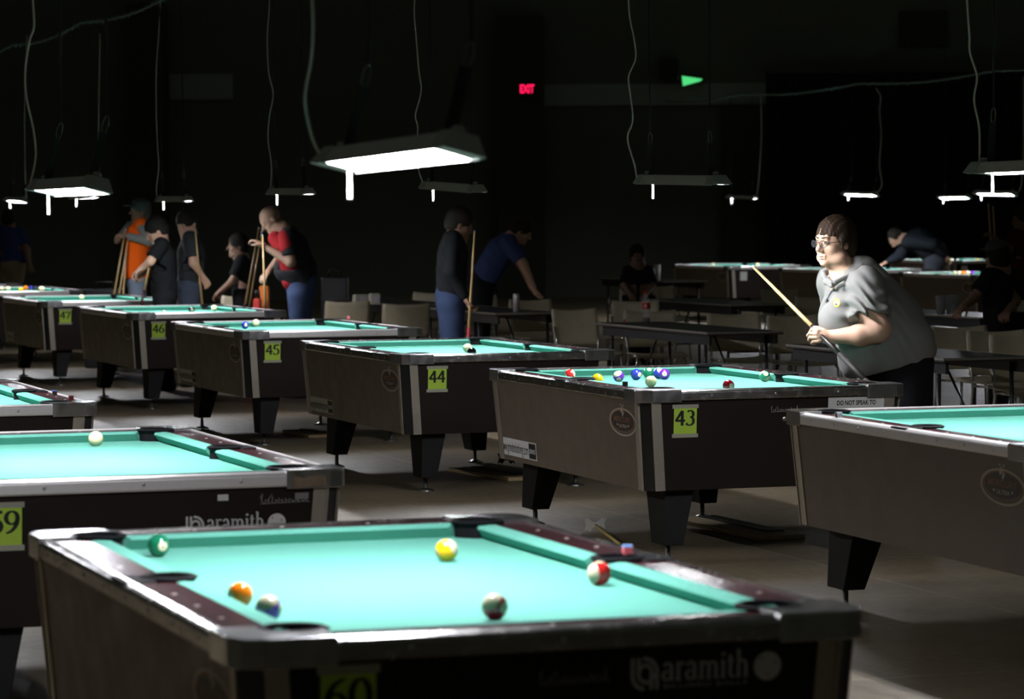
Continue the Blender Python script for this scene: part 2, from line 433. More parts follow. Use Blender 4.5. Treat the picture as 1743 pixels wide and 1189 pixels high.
    for sx in (-1, 1):
        for sy in (-1, 1):
            a = [(.580, .972), (X, .972), (X, Y - c), (X - c * .25, Y - c * .35), (X - c, Y), (.467, Y), (.467, 1.066)] + \
                [(.515 + .072 * math.cos(math.radians(t)), 1.01 + .072 * math.sin(math.radians(t))) for t in range(126, -34, -12)]
            if True: a[3] = ((X - c * .3), (Y - c * .3))
            poly = [(sx * x, sy * y) for x, y in a]
            if sx * sy < 0: poly = poly[::-1]
            s = MB().prism(poly, .8065, .8165)
            o = [(X + .002, .972), (X + .002, Y - c), (X - c * .28, Y - c * .28), (X - c, Y + .002), (.467, Y + .002)]
            i_ = [(X - .006, .972), (X - .006, Y - c - .003), (X - c * .28 - .006, Y - c * .28 - .006), (X - c - .003, Y - .006), (.467, Y - .006)]
            for k in range(4):
                b = [o[k], o[k + 1], i_[k + 1], i_[k]]; b = [(sx * x, sy * y) for x, y in b]
                if sx * sy < 0: b = b[::-1]
                s.hexa([(x, y, .757) for x, y in b], [(x, y, .813) for x, y in b])
            s.build('corner_casting', M_chrome, root, bevel=.0045, seg=3)
    for sx in (-1, 1):                              # side pocket irons
        a = [(.598, -.07), (.668, -.07), (.668, .07), (.598, .07)] + [(.548 + .056 * math.cos(math.radians(t)), .056 * math.sin(math.radians(t))) for t in range(50, -51, -10)]
        poly = [(sx * x, y) for x, y in a]
        if sx < 0: poly = poly[::-1]
        MB().prism(poly, .77, .8125).build('pocket_iron', M_iron, root, bevel=.002)
    # legs
    for sx in (-1, 1):
        for sy in (-1, 1):
            t0 = lambda x, y: (sx * x, sy * y)
            ox, oy = X - .165, Y - .115
            top = [t0(ox - .145, oy - .26), t0(ox, oy - .26), t0(ox, oy), t0(ox - .145, oy)]
            bot = [t0(ox - .088, oy - .165), t0(ox + .008, oy - .165), t0(ox + .008, oy + .008), t0(ox - .088, oy + .008)]
            if sx * sy < 0: top, bot = top[::-1], bot[::-1]
            lg = MB().hexa([(x, y, .085) for x, y in bot], [(x, y, ZB) for x, y in top]).build('leg', M_leg, root, bevel=.003)
            cx, cy = sx * (ox - .04), sy * (oy - .075)
            MB().lathe([(.05, 0), (.052, .006), (.018, .018), (.012, .022), (.012, .09), (.0, .09)], 16, (cx, cy, 0)).build('levelling_foot', M_steel, lg, smooth=True)
    # printed oval badge on both long sides
    for sx in (-1, 1):
        yc = -.90 * -sx if sx > 0 else -.90
        yc = sx * .87
        zc = .652
        def P3(t, h, out=.0012):
            z = zc + h; i = shell(z)
            return Vector((sx * (X - i + out), yc + sx * t, z))
        def ring(a0, b0, a1, b1, out, n=40, dz=0):
            vs = []; fs = []
            for k in range(n):
                a = 2 * math.pi * k / n
                vs += [P3(a0 * math.cos(a), b0 * math.sin(a) + dz, out), P3(a1 * math.cos(a), b1 * math.sin(a), out)]
            for k in range(n): fs.append((2 * k, 2 * k + 1, (2 * k + 3) % (2 * n), (2 * k + 2) % (2 * n)))
            return vs, fs
        s = MB(); s.m = 0; s.add(*ring(.185, .066, .17, .059, .0016))
        s.m = 1; s.add(*ring(.164, .056, .150, .047, .0014, dz=.006)) ; 
        s.m = 2; n = 40; s.add([P3(.150 * math.cos(2 * math.pi * k / n), .047 * math.sin(2 * math.pi * k / n) + .006, .0018) for k in range(n)], [tuple(range(n))])
        s.m = 0                                     # small winged horn at the top
        for dx, dh, w_, h_ in ((0, .062, .014, .014), (-.012, .052, .01, .012), (.014, .045, .012, .012), (.004, .034, .008, .01), (.02, .078, .008, .008), (-.012, .08, .007, .007)):
            s.add([P3(dx - w_, dh, .002), P3(dx, dh - h_, .002), P3(dx + w_, dh, .002), P3(dx, dh + h_, .002)], [(0, 1, 2, 3)])
        bd = s.build('oval_badge', [M_bline, M_bbrown, M_bdark], root)
        up = (P3(0, .05) - P3(0, 0)); si = (P3(.1, 0) - P3(0, 0))
        put_text('lettering', font_text('MERCURY', .02), M_bbrown, bd, P3(0, .0, .0026), si, up, .036, .24, True)
        put_text('lettering', font_text('\u2022ULTRA\u2022' if False else 'ULTRA', .015), M_bline, bd, P3(0, -.026, .0026), si, up, .022, .11, True)
        tr = MB()
        for t in (-.075, .075): tr.add([P3(t - .012, -.011, .0026), P3(t, -.022, .0026), P3(t + .012, -.011, .0026)], [(0, 1, 2)])
        tr.build('lettering', M_bline, bd)
    return root

TABLE = make_table()
def endp(x, z, out=.0015):                          # a point on the near end of the cabinet
    i = shell(z); return Vector((x, -(Y - i) - out, z))
def sidep(y, z, out=.0015):                         # a point on the left long side
    i = shell(z); return Vector((-(X - i) - out, y, z))
def quad(name, fn, x0, x1, z0, z1, m, parent, out=.0015):
    t = .0006
    vs = [fn(x0, z0, out), fn(x1, z0, out), fn(x1, z1, out), fn(x0, z1, out), fn(x0, z0, out - t), fn(x1, z0, out - t), fn(x1, z1, out - t), fn(x0, z1, out - t)]
    return mesh_obj(name, vs, [(0, 1, 2, 3), (0, 4, 5, 1), (1, 5, 6, 2), (2, 6, 7, 3), (3, 7, 4, 0)], m, parent)
def number_card(root, num, x=-X + .178, z=.745, bad=False):
    w_, h_ = .113, .135
    c = quad('number_card', endp, x, x + w_, z - h_ - .012, z - .012, M_card, root, .0024)
    up = endp(0, .7) - endp(0, .6)
    put_text('numeral', glyph_text(num), M_ink, c, endp(x + .006, z - .098, .0034), (1, 0, 0), up, .105, w_ - .012)
    for zz in (z - .018, z - h_ - .019):
        quad('tape', endp, x - .008, x + w_ + .008, zz, zz + .018, M_tape, c, .0032)
def squiggle(root, x0, x1, z, h, m=M_print):
    st = []
    random.seed(int(abs(x0 * 100)))
    n = 70; pts = []
    for i in range(n):
        t = i / (n - 1); a = h * (.5 + .5 * math.sin(i * .9)) * (1.6 if i % 13 < 3 else .55 + .2 * math.sin(i * 2.1))
        pts.append((t * (x1 - x0) + .004 * math.sin(i * 1.3), a))
    vs, fs = nib([pts, [(.0, -.002), (x1 - x0, .002)]], .0035, .002)
    up = (endp(0, .7) - endp(0, .6)).normalized()
    o = endp(x0, z, .0025)
    return mesh_obj('script_lettering', [o + Vector((x, 0, 0)) + up * y for x, y in vs], fs, m, root)
def ball_logo(root, x0, z, ok=True):                # interlocking mark, lettering, small line and a white ball
    up = (endp(0, .7) - endp(0, .6)).normalized(); o = endp(x0, z, .0025)
    st = [[(0, .066), (0, .03)] + arc(.026, .030, .026, .028, 180, 270, 6), [(.013, .066)] + [(.013, .036)] + arc(.03, .033, .017, .018, 180, 360, 8),
          [(.0225, .066)] + arc(.026, .034, .027, .030, 90, 0, 6) + [(.053, .0)], arc(.028, .038, .013, .013, 180, 0, 8) + [(.041, .0)]]
    vs, fs = nib(st, .0075, .0075)
    mesh_obj('logo_mark', [o + Vector((x, 0, 0)) + up * y for x, y in vs], fs, M_print, root)
    put_text('lettering', glyph_text('aramith', .115, .05), M_print, root, o + Vector((.064, 0, 0)) + up * .016, (1, 0, 0), up, .082, .19)
    put_text('lettering', font_text('BILLIARD BALLS', .0), M_greyprint if not ok else M_print, root, o + Vector((.066, 0, 0)) + up * .001, (1, 0, 0), up, .012, .185)
    n = 28; mb = MB(); q = o + Vector((.295, 0, 0)) + up * .036
    mb.add([q + Vector((.030 * math.cos(2 * math.pi * k / n), 0, 0)) + up * (.030 * math.sin(2 * math.pi * k / n)) for k in range(n)], [tuple(range(n))])
    mb.m = 1
    for a, b in ((-.014, .016), (.016, .008), (0, -.016)):
        mb.add([q + Vector((a + .003 * math.cos(2 * math.pi * k / 8), -.0006, 0)) + up * (b + .003 * math.sin(2 * math.pi * k / 8)) for k in range(8)], [tuple(range(8))])
    mb.build('printed_ball', [M_paper, mat('red_dot', (.5, .05, .04), .5)], root)
def bumper_sticker(root, y1=1.08, L=.60, strong=True):
    # far (left) end first as seen from the long side
    f = lambda t, z, out=.0015: sidep(y1 - t, z, out)
    s = quad('bumper_sticker', f, 0, L, .372, .462, M_paper if strong else M_tape, root, .0022)
    up = (f(0, .5) - f(0, .4)).normalized(); ux = f(1, .4) - f(0, .4)
    put_text('lettering', font_text('www.grindnclothing.com'), M_ink, s, f(.012, .392, .0032), ux, up, .078, L * .76)
    quad('black_panel', f, L * .80, L * .985, .378, .456, M_ink, s, .0032)
    put_text('lettering', font_text('GRIND', .02), M_paper, s, f(L * .81, .405, .004), ux, up, .032, L * .165)

Fs = {42: (1.800, 11.235, 16.9), 43: (.584, 14.964, 17.8), 44: (-.652, 18.933, 18.33), 45: (-1.902, 22.871, 18.18), 46: (-3.181, 27.281, 18.86),
      47: (-4.502, 31.219, 18.54), 58: (-3.103, 13.933, 18.08), 59: (-1.811, 10.093, 18.43), 60: (-.542, 6.282, 18.23)}
def fl(e, l): p = G(e, l); return (p.x, p.y, 18.2)
Fs[48] = fl(5.42, 35.5); Fs[49] = fl(5.42, 39.7)
Fs['P'] = (3.19, 47.6 * 1.008, 18.2); Fs['Q'] = (4.51, 43.8 * 1.008, 18.2); Fs['S'] = (5.75, 39.9 * 1.008, 18.2); Fs['R'] = (6.92, 51 * 1.008, 18.2)
LAB = {42: 'large pool table cut off by the right edge with its brown long side toward us', 43: 'pool table numbered 43 with the grey-shirted woman behind it', 44: 'pool table numbered 44 left of number 43',
       45: 'pool table numbered 45 between numbers 44 and 46', 46: 'pool table numbered 46 between numbers 45 and 47', 47: 'pool table numbered 47 at the left end of the far row',
       58: 'pool table at the left edge with two chalk cubes on its rail', 59: 'pool table numbered 59, cut off by the left edge, with one cue ball', 60: 'nearest pool table in the foreground, numbered 60',
       48: 'distant pool table full of coloured balls at the left edge', 49: 'farthest left pool table, only its corner showing at the left edge',
       'P': 'distant pool table just left of the cue tip held by the woman', 'Q': 'distant pool table passing behind the head of the grey-shirted woman', 'S': 'distant pool table under the bending man with a ball tray on its corner',
       'R': 'most distant right pool table with yellow balls behind the bending man'}
TB = {}
TM = {}
for i, k in enumerate([60, 59, 58, 42, 43, 44, 45, 46, 47, 48, 49, 'P', 'Q', 'S', 'R']):
    x, y, th = Fs[k]; th = math.radians(th)
    e = Vector((math.cos(th), math.sin(th), 0)); l = Vector((-math.sin(th), math.cos(th), 0))
    t = TABLE if i == 0 else copy_tree(TABLE)
    c = Vector((x, y, 0)) + e * X + l * Y
    t.location = c; t.rotation_euler = (0, 0, th); tag(t, LAB[k], 'pool table', 'pool tables of the tournament hall')
    TB[k] = t; TM[k] = Matrix.Translation(c) @ Matrix.Rotation(th, 4, 'Z')
for k in (43, 44, 45, 46, 47): number_card(TB[k], str(k))
number_card(TB[60], '60', z=.756); number_card(TB[59], '59')
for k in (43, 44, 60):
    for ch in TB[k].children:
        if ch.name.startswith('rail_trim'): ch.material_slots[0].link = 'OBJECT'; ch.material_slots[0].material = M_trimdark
for k in 'PQR':
    quad('number_card', endp, -X + .2, -X + .31, .60, .73, M_paper, TB[k], .0024)
ball_logo(TB[60], X - .52, .672); ball_logo(TB[59], X - .53, .612)
squiggle(TB[60], X - .72, X - .57, .695, .02, M_greyprint); squiggle(TB[43], -X + .66, -X + .80, .70, .018, M_greyprint)
squiggle(TB[59], X - .29, X - .13, .712, .02, M_greyprint)
quad('tape_remnant', endp, X - .43, X - .395, .725, .745, M_paper, TB[59], .0024)
quad('tape_remnant', endp, X - .175, X - .13, .722, .742, M_greyprint, TB[59], .0034)
mesh_obj('rust_patch', [(X - .19, -Y - .0035, .762), (X - .075, -Y - .0035, .764), (X - .08, -Y - .0035, .797), (X - .11, -Y - .0035, .801), (X - .155, -Y - .0035, .792), (X - .185, -Y - .0035, .8)], [(0, 1, 2, 3, 4, 5)], M_rust, TB[59])
for k, st in ((43, True), (44, False), (45, False), (47, False)): bumper_sticker(TB[k], strong=st)
# notice on table 43
nt_ = quad('notice', endp, X - .40, X - .115, .565, .759, M_paper, TB[43], .0024)
up = (endp(0, .7) - endp(0, .6)).normalized()
put_text('lettering', font_text('DO NOT SPEAK TO', .03), M_ink, nt_, endp(X - .2575, .722, .0034), (1, 0, 0), up, .030, .20, True)
# keyhole lock on two ends
for k, xx, zz in ((43, -X + .73, .665), (45, -X + .62, .70)):
    b = MB(); b.sweep([[endp(xx + rr * math.cos(a), zz + rr * math.sin(a), d) for a in [2 * math.pi * q / 12 for q in range(12)]] for rr, d in ((.011, 0), (.011, .006), (.006, .008))]).build('coin_lock', M_steel, TB[k])

# ------------------------------------------------------------------ hanging fluorescent fixtures
M_hood = mat('grey_hood_metal', (0.72, 0.74, 0.72), 0.4, 0.2, noise=0.1, scale=20)
M_hoodend = mat('end_cap_metal', (0.55, 0.57, 0.55), 0.35, 0.5)
M_hoodin = mat('white_reflector', (0.8, 0.8, 0.8), 0.5)
M_tube = mat('fluorescent_tube', (.9, .9, .9), .4, emit=(.93, .95, 1.0), strength=TUBE_STRENGTH)
M_cord = mat('pale_green_cord', (0.85, 0.82, 0.76), 0.6)
M_rope = mat('dark_strap', (0.012, 0.012, 0.012), 0.8)
M_hook = mat('dull_hook_metal', (.22, .22, .2), .5, .6)
M_pull = mat('white_pull_cord', (0.85, 0.85, 0.82), 0.5)
def make_fixture():
    r = empty('hanging_light')
    H = .535
    def sect(hb, ht, z0, z1): return [(-hb, z0), (hb, z0), (ht, z1), (-ht, z1)]
    s = MB()
    # hood: outer trapezoid and an open underside
    B_, T_, Z_ = .050, .030, .046
    prof = [(-B_, .0), (-T_, Z_), (T_, Z_), (B_, .0), (B_ - .004, .0), (T_ - .003, Z_ - .004), (-T_ + .003, Z_ - .004), (-B_ + .004, .0)]
    s.sweep([[(x, -H, z) for x, z in prof], [(x, H, z) for x, z in prof]])
    s.build('hood', M_hood, r)
    for sy in (-1, 1):
        q = lambda hw, y0, y1, z: [(-hw, min(y0, y1), z), (hw, min(y0, y1), z), (hw, max(y0, y1), z), (-hw, max(y0, y1), z)]
        MB().hexa(q(B_ + .002, sy * (H + .03), sy * (H - .08), 0.004), q(T_ + .002, sy * H, sy * (H - .08), Z_ + .003)).build('end_cap', M_hoodend, r)
        # hanging strap with clip
        MB().box((-.014, sy * .42 - .003, .048), (.014, sy * .42 + .003, .205)).build('strap', M_rope, r)
        ring = [(.010 * math.cos(a), sy * .42, .232 + .03 * math.sin(a)) for a in [2 * math.pi * k / 16 for k in range(17)]]
        MB().tube(ring, .0024, 6).build('snap_hook', M_hook, r, smooth=True)
    MB().box((-.012, -H + .01, .026), (.012, H - .01, .044)).build('ballast_cover', M_hoodin, r)
    for x in (-.023, .023):
        MB().tube([(x, -.50, .019), (x, .55, .019)], .0125, 12).build('lamp_tube', M_tube, r, smooth=True)
        for sy in (-1, 1): MB().box((x - .01, sy * .51 - .012, .012), (x + .01, sy * .51 + .012, .042)).build('lamp_holder', M_hoodin, r)
    for sy in (-1, 1):
        MB().lathe([(.014, .05), (.016, .060), (.010, .066), (0, .066)], 12, (0, sy * .48, 0)).build('bolt', M_steel, r)
    pc = MB().tube([(0, 0, .0), (0, 0, -.09), (0, 0, -.11)], [.0035, .0055, .0055], 8).build('pull_cord', M_pull, r); pc.location = (0, .40, .035)
    return r
# key: ends of the fixture (far end, near end) in the photo, label
FX = [(60, (530, 288), (822, 262), 'brightest hanging fluorescent light over the nearest table'),
      (59, (45, 330), (188, 325), 'bright hanging fluorescent light over table 59 at the upper left'),
      (58, None, None, 'hanging fluorescent light over table 58 beyond the left edge'),
      (42, (1668, 297), (1870, 289), 'hanging fluorescent light cut off by the right edge'),
      (43, (1079, 313), (1244, 315), 'hanging fluorescent light with grey hood over table 43'),
      (44, (713, 321), (829, 328), 'hanging fluorescent light sloping down right over table 44'),
      (45, (453, 331), (537, 331), 'hanging fluorescent light above table 45 and the bald man'),
      (46, (265, 343), (328, 343), 'hanging fluorescent light above table 46 right of the orange vest'),
      (47, (115, 339), (172, 337), 'small hanging fluorescent light just behind the bright one at upper left'),
      (48, (5, 343), (47, 344), 'small bright hanging fluorescent light at the left edge'),
      ('P', (1235, 337), (1290, 339), 'farthest hanging fluorescent light right of the one over table 43'),
      ('Q', (1427, 332), (1500, 333), 'distant lit tube light above and right of the woman'),
      ('S', (1657, 331), (1730, 332), 'distant lit tube light over the ball tray at the right edge'),
      ('R', (1592, 338), (1655, 337), 'distant lit tube light left of the one at the right edge')]
FIX = make_fixture()
FXP = {}
for i, (k, pa, pb, lab) in enumerate(FX):
    c = TM[k].translation
    f = FIX if i == 0 else copy_tree(FIX)
    l = TM[k].to_3x3() @ Vector((0, 1, 0)); yaw = TM[k].to_euler().z; tilt = 0.0; z = 1.79
    if pa:
        A = at(*pa, c.y + .54 * l.y); B = at(*pb, c.y - .54 * l.y)
        z = (A.z + B.z) / 2; tilt = math.atan2(A.z - B.z, 1.08); x = (A.x + B.x) / 2
        z = max(1.66, min(2.05, z))
        c = Vector((x, c.y, 0))
        d = A - B; 
    if k in ('P', 'Q', 'S', 'R', 48): z += .0
    roll = math.radians({60: 15, 59: 14, 48: 14, 'Q': 15, 'S': 15, 'R': 15, 42: 4, 'P': 1}.get(k, -2))
    MX = Matrix.Translation((c.x, c.y, z)) @ Matrix.Rotation(yaw, 4, 'Z') @ Matrix.Rotation(tilt, 4, 'X') @ Matrix.Rotation(roll, 4, 'Y')
    f.matrix_world = MX
    for ch in f.children:
        if ch.name.startswith('pull_cord'): ch.rotation_euler = (-tilt, -roll, 0)
    tag(f, lab, 'hanging light', 'fluorescent lights hung over the pool tables')
    FXP[k] = (f, MX)
# power cords, from the far end of a hood up to the overhead line
ZC = 3.55
CW = {60: [(0, -8), (-6, 1), (-8, 1)], }
cordpx = {60: [(546, 264), (532, 235), (520, 180), (521, 150), (530, 100), (533, 40), (530, -20)],
          59: [(50, 318), (58, 285), (61, 258), (56, 215), (45, 165), (43, 120), (50, 70), (58, 45), (56, 0), (56, -40)],
          45: [(460, 325), (462, 282), (456, 235), (459, 195), (465, 160), (457, 120), (455, 60), (458, 20), (459, -20)],
          46: [(268, 338), (266, 320), (270, 285), (268, 245), (266, 190), (266, 120), (270, 60), (273, 5), (273, -15)],
          44: [(722, 315), (713, 290), (710, 250), (711, 215), (707, 195), (717, 155), (713, 120), (708, 60), (705, 20), (707, -15)],
          43: [(1084, 303), (1080, 280), (1068, 235), (1077, 205), (1073, 160), (1070, 130), (1082, 100), (1080, 70), (1072, 30), (1069, -15)],
          42: [(1667, 285), (1667, 220), (1658, 170), (1663, 130), (1651, 90), (1650, 60), (1646, 0), (1645, -40)],
          47: [(166, 322), (168, 300), (168, 200), (169, 130), (170, 70)],
          48: [(45, 338), (43, 300), (42, 200), (44, 120), (46, 60)],
          'P': [(1288, 333), (1292, 300), (1296, 230), (1295, 165)],
          'Q': [(1490, 330), (1501, 315), (1497, 280), (1500, 230), (1497, 190), (1499, 165), (1491, 150)],
          'S': [(1728, 332), (1738, 315), (1742, 250), (1742, 130)]}
for k, px in cordpx.items():
    f, Mx = FXP[k]
    far = k in ('P', 'Q', 'S')
    end = Mx @ Vector((0, .50 if not far else -.49, .046)); yy = end.y
    pts = [at(u, v, yy) for u, v in px]
    # smooth
    P = []
    for i in range(len(pts) - 1):
        p0, p1, p2, p3 = pts[max(i - 1, 0)], pts[i], pts[i + 1], pts[min(i + 2, len(pts) - 1)]
        for q in range(5):
            t = q / 5
            P.append(.5 * ((2 * p1) + (p2 - p0) * t + (2 * p0 - 5 * p1 + 4 * p2 - p3) * t * t + (3 * p1 - p0 - 3 * p2 + p3) * t ** 3))
    P.append(pts[-1]); P[0] = Vector((P[0].x, yy, min(P[0].z, end.z + .08)))
    top = P[-1]
    if top.z < ZC - .05 and k not in ('P', 'Q', 'S'): P.append(Vector((top.x, top.y, ZC - .08)))
    inv = Mx.inverted()
    o = MB().tube([inv @ p for p in P], .0042 if not far else .006, 6).build('power_cord', M_cord, f, smooth=True)
for k in FXP:                                       # thin dark hanging ropes up to the overhead line
    f, Mx = FXP[k]; inv = Mx.inverted()
    for sy in (-1, 1):
        a = Mx @ Vector((0, sy * .42, .262)); b = Vector((a.x, a.y, (3.38 - .05 if k in ('P', 'Q', 'S') else 5.6 - .03 if k == 'R' else ZC - .075)))
        MB().tube([inv @ a, inv @ b], .004, 5).build('rope', M_rope, f)
# overhead support lines with loosely wrapped wire
M_line = mat('support_line_grey', (0.16, 0.16, 0.15), 0.7)
def overhead(keys, lab, extra0, extra1, zc=ZC, rad=.009):
    mb = MB(); P = []
    cs = [FXP[k][1].translation for k in keys]
    if len(cs) == 1: cs = cs + [cs[0] + L_ * 4]
    a = cs[0] - (cs[1] - cs[0]).normalized() * extra0; b = cs[-1] + (cs[-1] - cs[-2]).normalized() * extra1
    pts = [a] + cs + [b]
    for i in range(len(pts) - 1):
        for q in range(8):
            t = q / 8; p = pts[i].lerp(pts[i + 1], t); P.append(Vector((p.x, p.y, zc - .06 * math.sin(math.pi * t))))
    P.append(Vector((b.x, b.y, zc)))
    mb.tube(P, rad, 6)
    W_ = []
    n = len(P) * 6
    for i in range(n):
        s_ = i / n * (len(P) - 1); j = int(s_); p = P[j].lerp(P[min(j + 1, len(P) - 1)], s_ - j)
        W_.append(p + Vector((.02 * math.cos(i * 1.7), 0, .022 * math.sin(i * 1.7) - .012 * (i % 5 == 0))))
    mb.tube(W_, .004, 4)
    o = mb.build('overhead_cable', M_line); return tag(o, lab, 'cable', 'overhead cables the lights hang from')
overhead([42, 43, 44, 45, 46, 47, 48], 'overhead support cable crossing the upper left corner', 3, 8)
overhead(['S', 'Q', 'P'], 'sagging overhead support cable on the right above the black drape', 5, 3, zc=3.38, rad=.014)
overhead(['R'], 'short overhead cable above the most distant right table', 4, 3, zc=5.6)
overhead([60, 59, 58], 'overhead support cable above the nearest row, out of the picture', 3, 4)
# ------------------------------------------------------------------ smooth bodies from blended tapered limbs
class Body:
    """smooth union of tapered capsules and ellipsoids, turned into one continuous surface"""
    def __init__(s, lo, hi, h):
        s.lo = np.array(lo, dtype=np.float32); s.h = h
        s.n = np.ceil((np.array(hi) - s.lo) / h).astype(int) + 1
        s.D = np.full(s.n, 1.0, np.float32)
        s.ax = [s.lo[i] + np.arange(s.n[i], dtype=np.float32) * h for i in range(3)]
    def win(s, lo, hi):
        a = np.clip(np.floor((np.array(lo) - s.lo) / s.h).astype(int), 0, s.n - 1); b = np.clip(np.ceil((np.array(hi) - s.lo) / s.h).astype(int) + 1, 1, s.n)
        sl = tuple(slice(int(a[i]), int(b[i])) for i in range(3))
        g = np.meshgrid(*[s.ax[i][sl[i]] for i in range(3)], indexing='ij', sparse=True)
        return sl, g
    def comb(s, sl, d, k, sub=False):
        D = s.D[sl]
        if sub: d = -d; h = np.clip(.5 - .5 * (d - D) / k, 0, 1) if False else None
        if sub:
            h = np.clip(.5 - .5 * (D - d) / k, 0, 1); s.D[sl] = D + (d - D) * h + k * h * (1 - h)
        else:
            h = np.clip(.5 + .5 * (D - d) / k, 0, 1); s.D[sl] = D + (d - D) * h - k * h * (1 - h)
    def cone(s, a, b, r1, r2=None, k=.03, sub=False):
        a = np.array(a, np.float32); b = np.array(b, np.float32); r2 = r1 if r2 is None else r2
        m = max(r1, r2) + 2.5 * k + s.h * 2
        sl, (x, y, z) = s.win(np.minimum(a, b) - m, np.maximum(a, b) + m)
        if min(s.D[sl].shape) == 0: return s
        d = b - a; L = max(float(d @ d), 1e-9)
        t = np.clip(((x - a[0]) * d[0] + (y - a[1]) * d[1] + (z - a[2]) * d[2]) / L, 0, 1)
        q = np.sqrt((x - a[0] - t * d[0]) ** 2 + (y - a[1] - t * d[1]) ** 2 + (z - a[2] - t * d[2]) ** 2) - (r1 + (r2 - r1) * t)
        s.comb(sl, q, k, sub); return s
    def chain(s, pts, rs, k=.03):
        for i in range(len(pts) - 1): s.cone(pts[i], pts[i + 1], rs[i], rs[i + 1], k)
        return s
    def ell(s, c, r, M=None, k=.03, sub=False):
        c = np.array(c, np.float32); r = np.array(r, np.float32); m = float(r.max()) + 2.5 * k + 2 * s.h
        sl, (x, y, z) = s.win(c - m, c + m)
        if min(s.D[sl].shape) == 0: return s
        x, y, z = x - c[0], y - c[1], z - c[2]
        if M is not None:
            M = np.array(M, np.float32)               # columns are the local axes
            x, y, z = (M[0, i] * x + M[1, i] * y + M[2, i] * z for i in range(3))
        k0 = np.sqrt((x / r[0]) ** 2 + (y / r[1]) ** 2 + (z / r[2]) ** 2)
        k1 = np.sqrt((x / r[0] ** 2) ** 2 + (y / r[1] ** 2) ** 2 + (z / r[2] ** 2) ** 2) + 1e-6
        s.comb(sl, k0 * (k0 - 1) / k1, k, sub); return s
    def cut(s, p, nrm, k=.008, within=None):          # removes what lies on the side the normal points to
        p = np.array(p, np.float32); nrm = np.array(nrm, np.float32); nrm = nrm / np.linalg.norm(nrm)
        lo, hi = within if within else (s.lo, s.lo + s.n * s.h)
        sl, (x, y, z) = s.win(lo, hi)
        d = -((x - p[0]) * nrm[0] + (y - p[1]) * nrm[1] + (z - p[2]) * nrm[2])
        s.comb(sl, d, k, True); return s
    def ripple(s, amp, fn):
        x, y, z = np.meshgrid(*s.ax, indexing='ij', sparse=True)
        s.D += amp * fn(x, y, z).astype(np.float32); return s
    def mesh(s, name, m, parent=None):
        D = s.D; ins = D < 0
        c = np.zeros(np.array(D.shape) - 1, np.int8)
        for dx in (0, 1):
            for dy in (0, 1):
                for dz in (0, 1): c += ins[dx:D.shape[0] - 1 + dx, dy:D.shape[1] - 1 + dy, dz:D.shape[2] - 1 + dz]
        act = np.argwhere((c > 0) & (c < 8)); idx = -np.ones(c.shape, np.int64); idx[tuple(act.T)] = np.arange(len(act))
        P = np.zeros((len(act), 3)); W_ = np.zeros(len(act))
        cor = [(0,0,0),(1,0,0),(0,1,0),(1,1,0),(0,0,1),(1,0,1),(0,1,1),(1,1,1)]
        val = [D[tuple((act + np.array(q)).T)] for q in cor]
        for a, b in ((0,1),(2,3),(4,5),(6,7),(0,2),(1,3),(4,6),(5,7),(0,4),(1,5),(2,6),(3,7)):
            va, vb = val[a], val[b]; mk = (va < 0) != (vb < 0)
            t = np.where(mk, va / np.where(mk, va - vb, 1), 0)
            pt = np.array(cor[a]) + t[:, None] * (np.array(cor[b]) - np.array(cor[a]))
            P += np.where(mk[:, None], pt, 0); W_ += mk
        P = (act + P / W_[:, None]) * s.h + s.lo
        F = []
        for ax in range(3):
            o = [slice(None)] * 3; o2 = [slice(None)] * 3; o[ax] = slice(0, -1); o2[ax] = slice(1, None)
            sg = ins[tuple(o)] != ins[tuple(o2)]
            e = np.argwhere(sg); fl_ = ins[tuple(o)][tuple(e.T)]
            u, v = [(1, 2), (2, 0), (0, 1)][ax]
            ok = (e[:, u] > 0) & (e[:, v] > 0) & (e[:, u] < D.shape[u] - 1) & (e[:, v] < D.shape[v] - 1); e = e[ok]; fl_ = fl_[ok]
            q = []
            for du, dv in ((-1, -1), (0, -1), (0, 0), (-1, 0)):
                f = e.copy(); f[:, u] += du; f[:, v] += dv; q.append(idx[tuple(f.T)])
            q = np.stack(q, 1); q[~fl_] = q[~fl_][:, ::-1]; F.append(q)
        F = np.concatenate(F)
        me = bpy.data.meshes.new(name); me.vertices.add(len(P)); me.vertices.foreach_set('co', P.astype(np.float32).ravel())
        me.loops.add(F.size); me.loops.foreach_set('vertex_index', F.ravel().astype(np.int32))
        me.polygons.add(len(F)); me.polygons.foreach_set('loop_start', np.arange(0, F.size, 4, dtype=np.int32))
        me.polygons.foreach_set('use_smooth', np.ones(len(F), bool))
        me.materials.append(m); me.update(calc_edges=True); me.validate()
        return link(bpy.data.objects.new(name, me), parent)

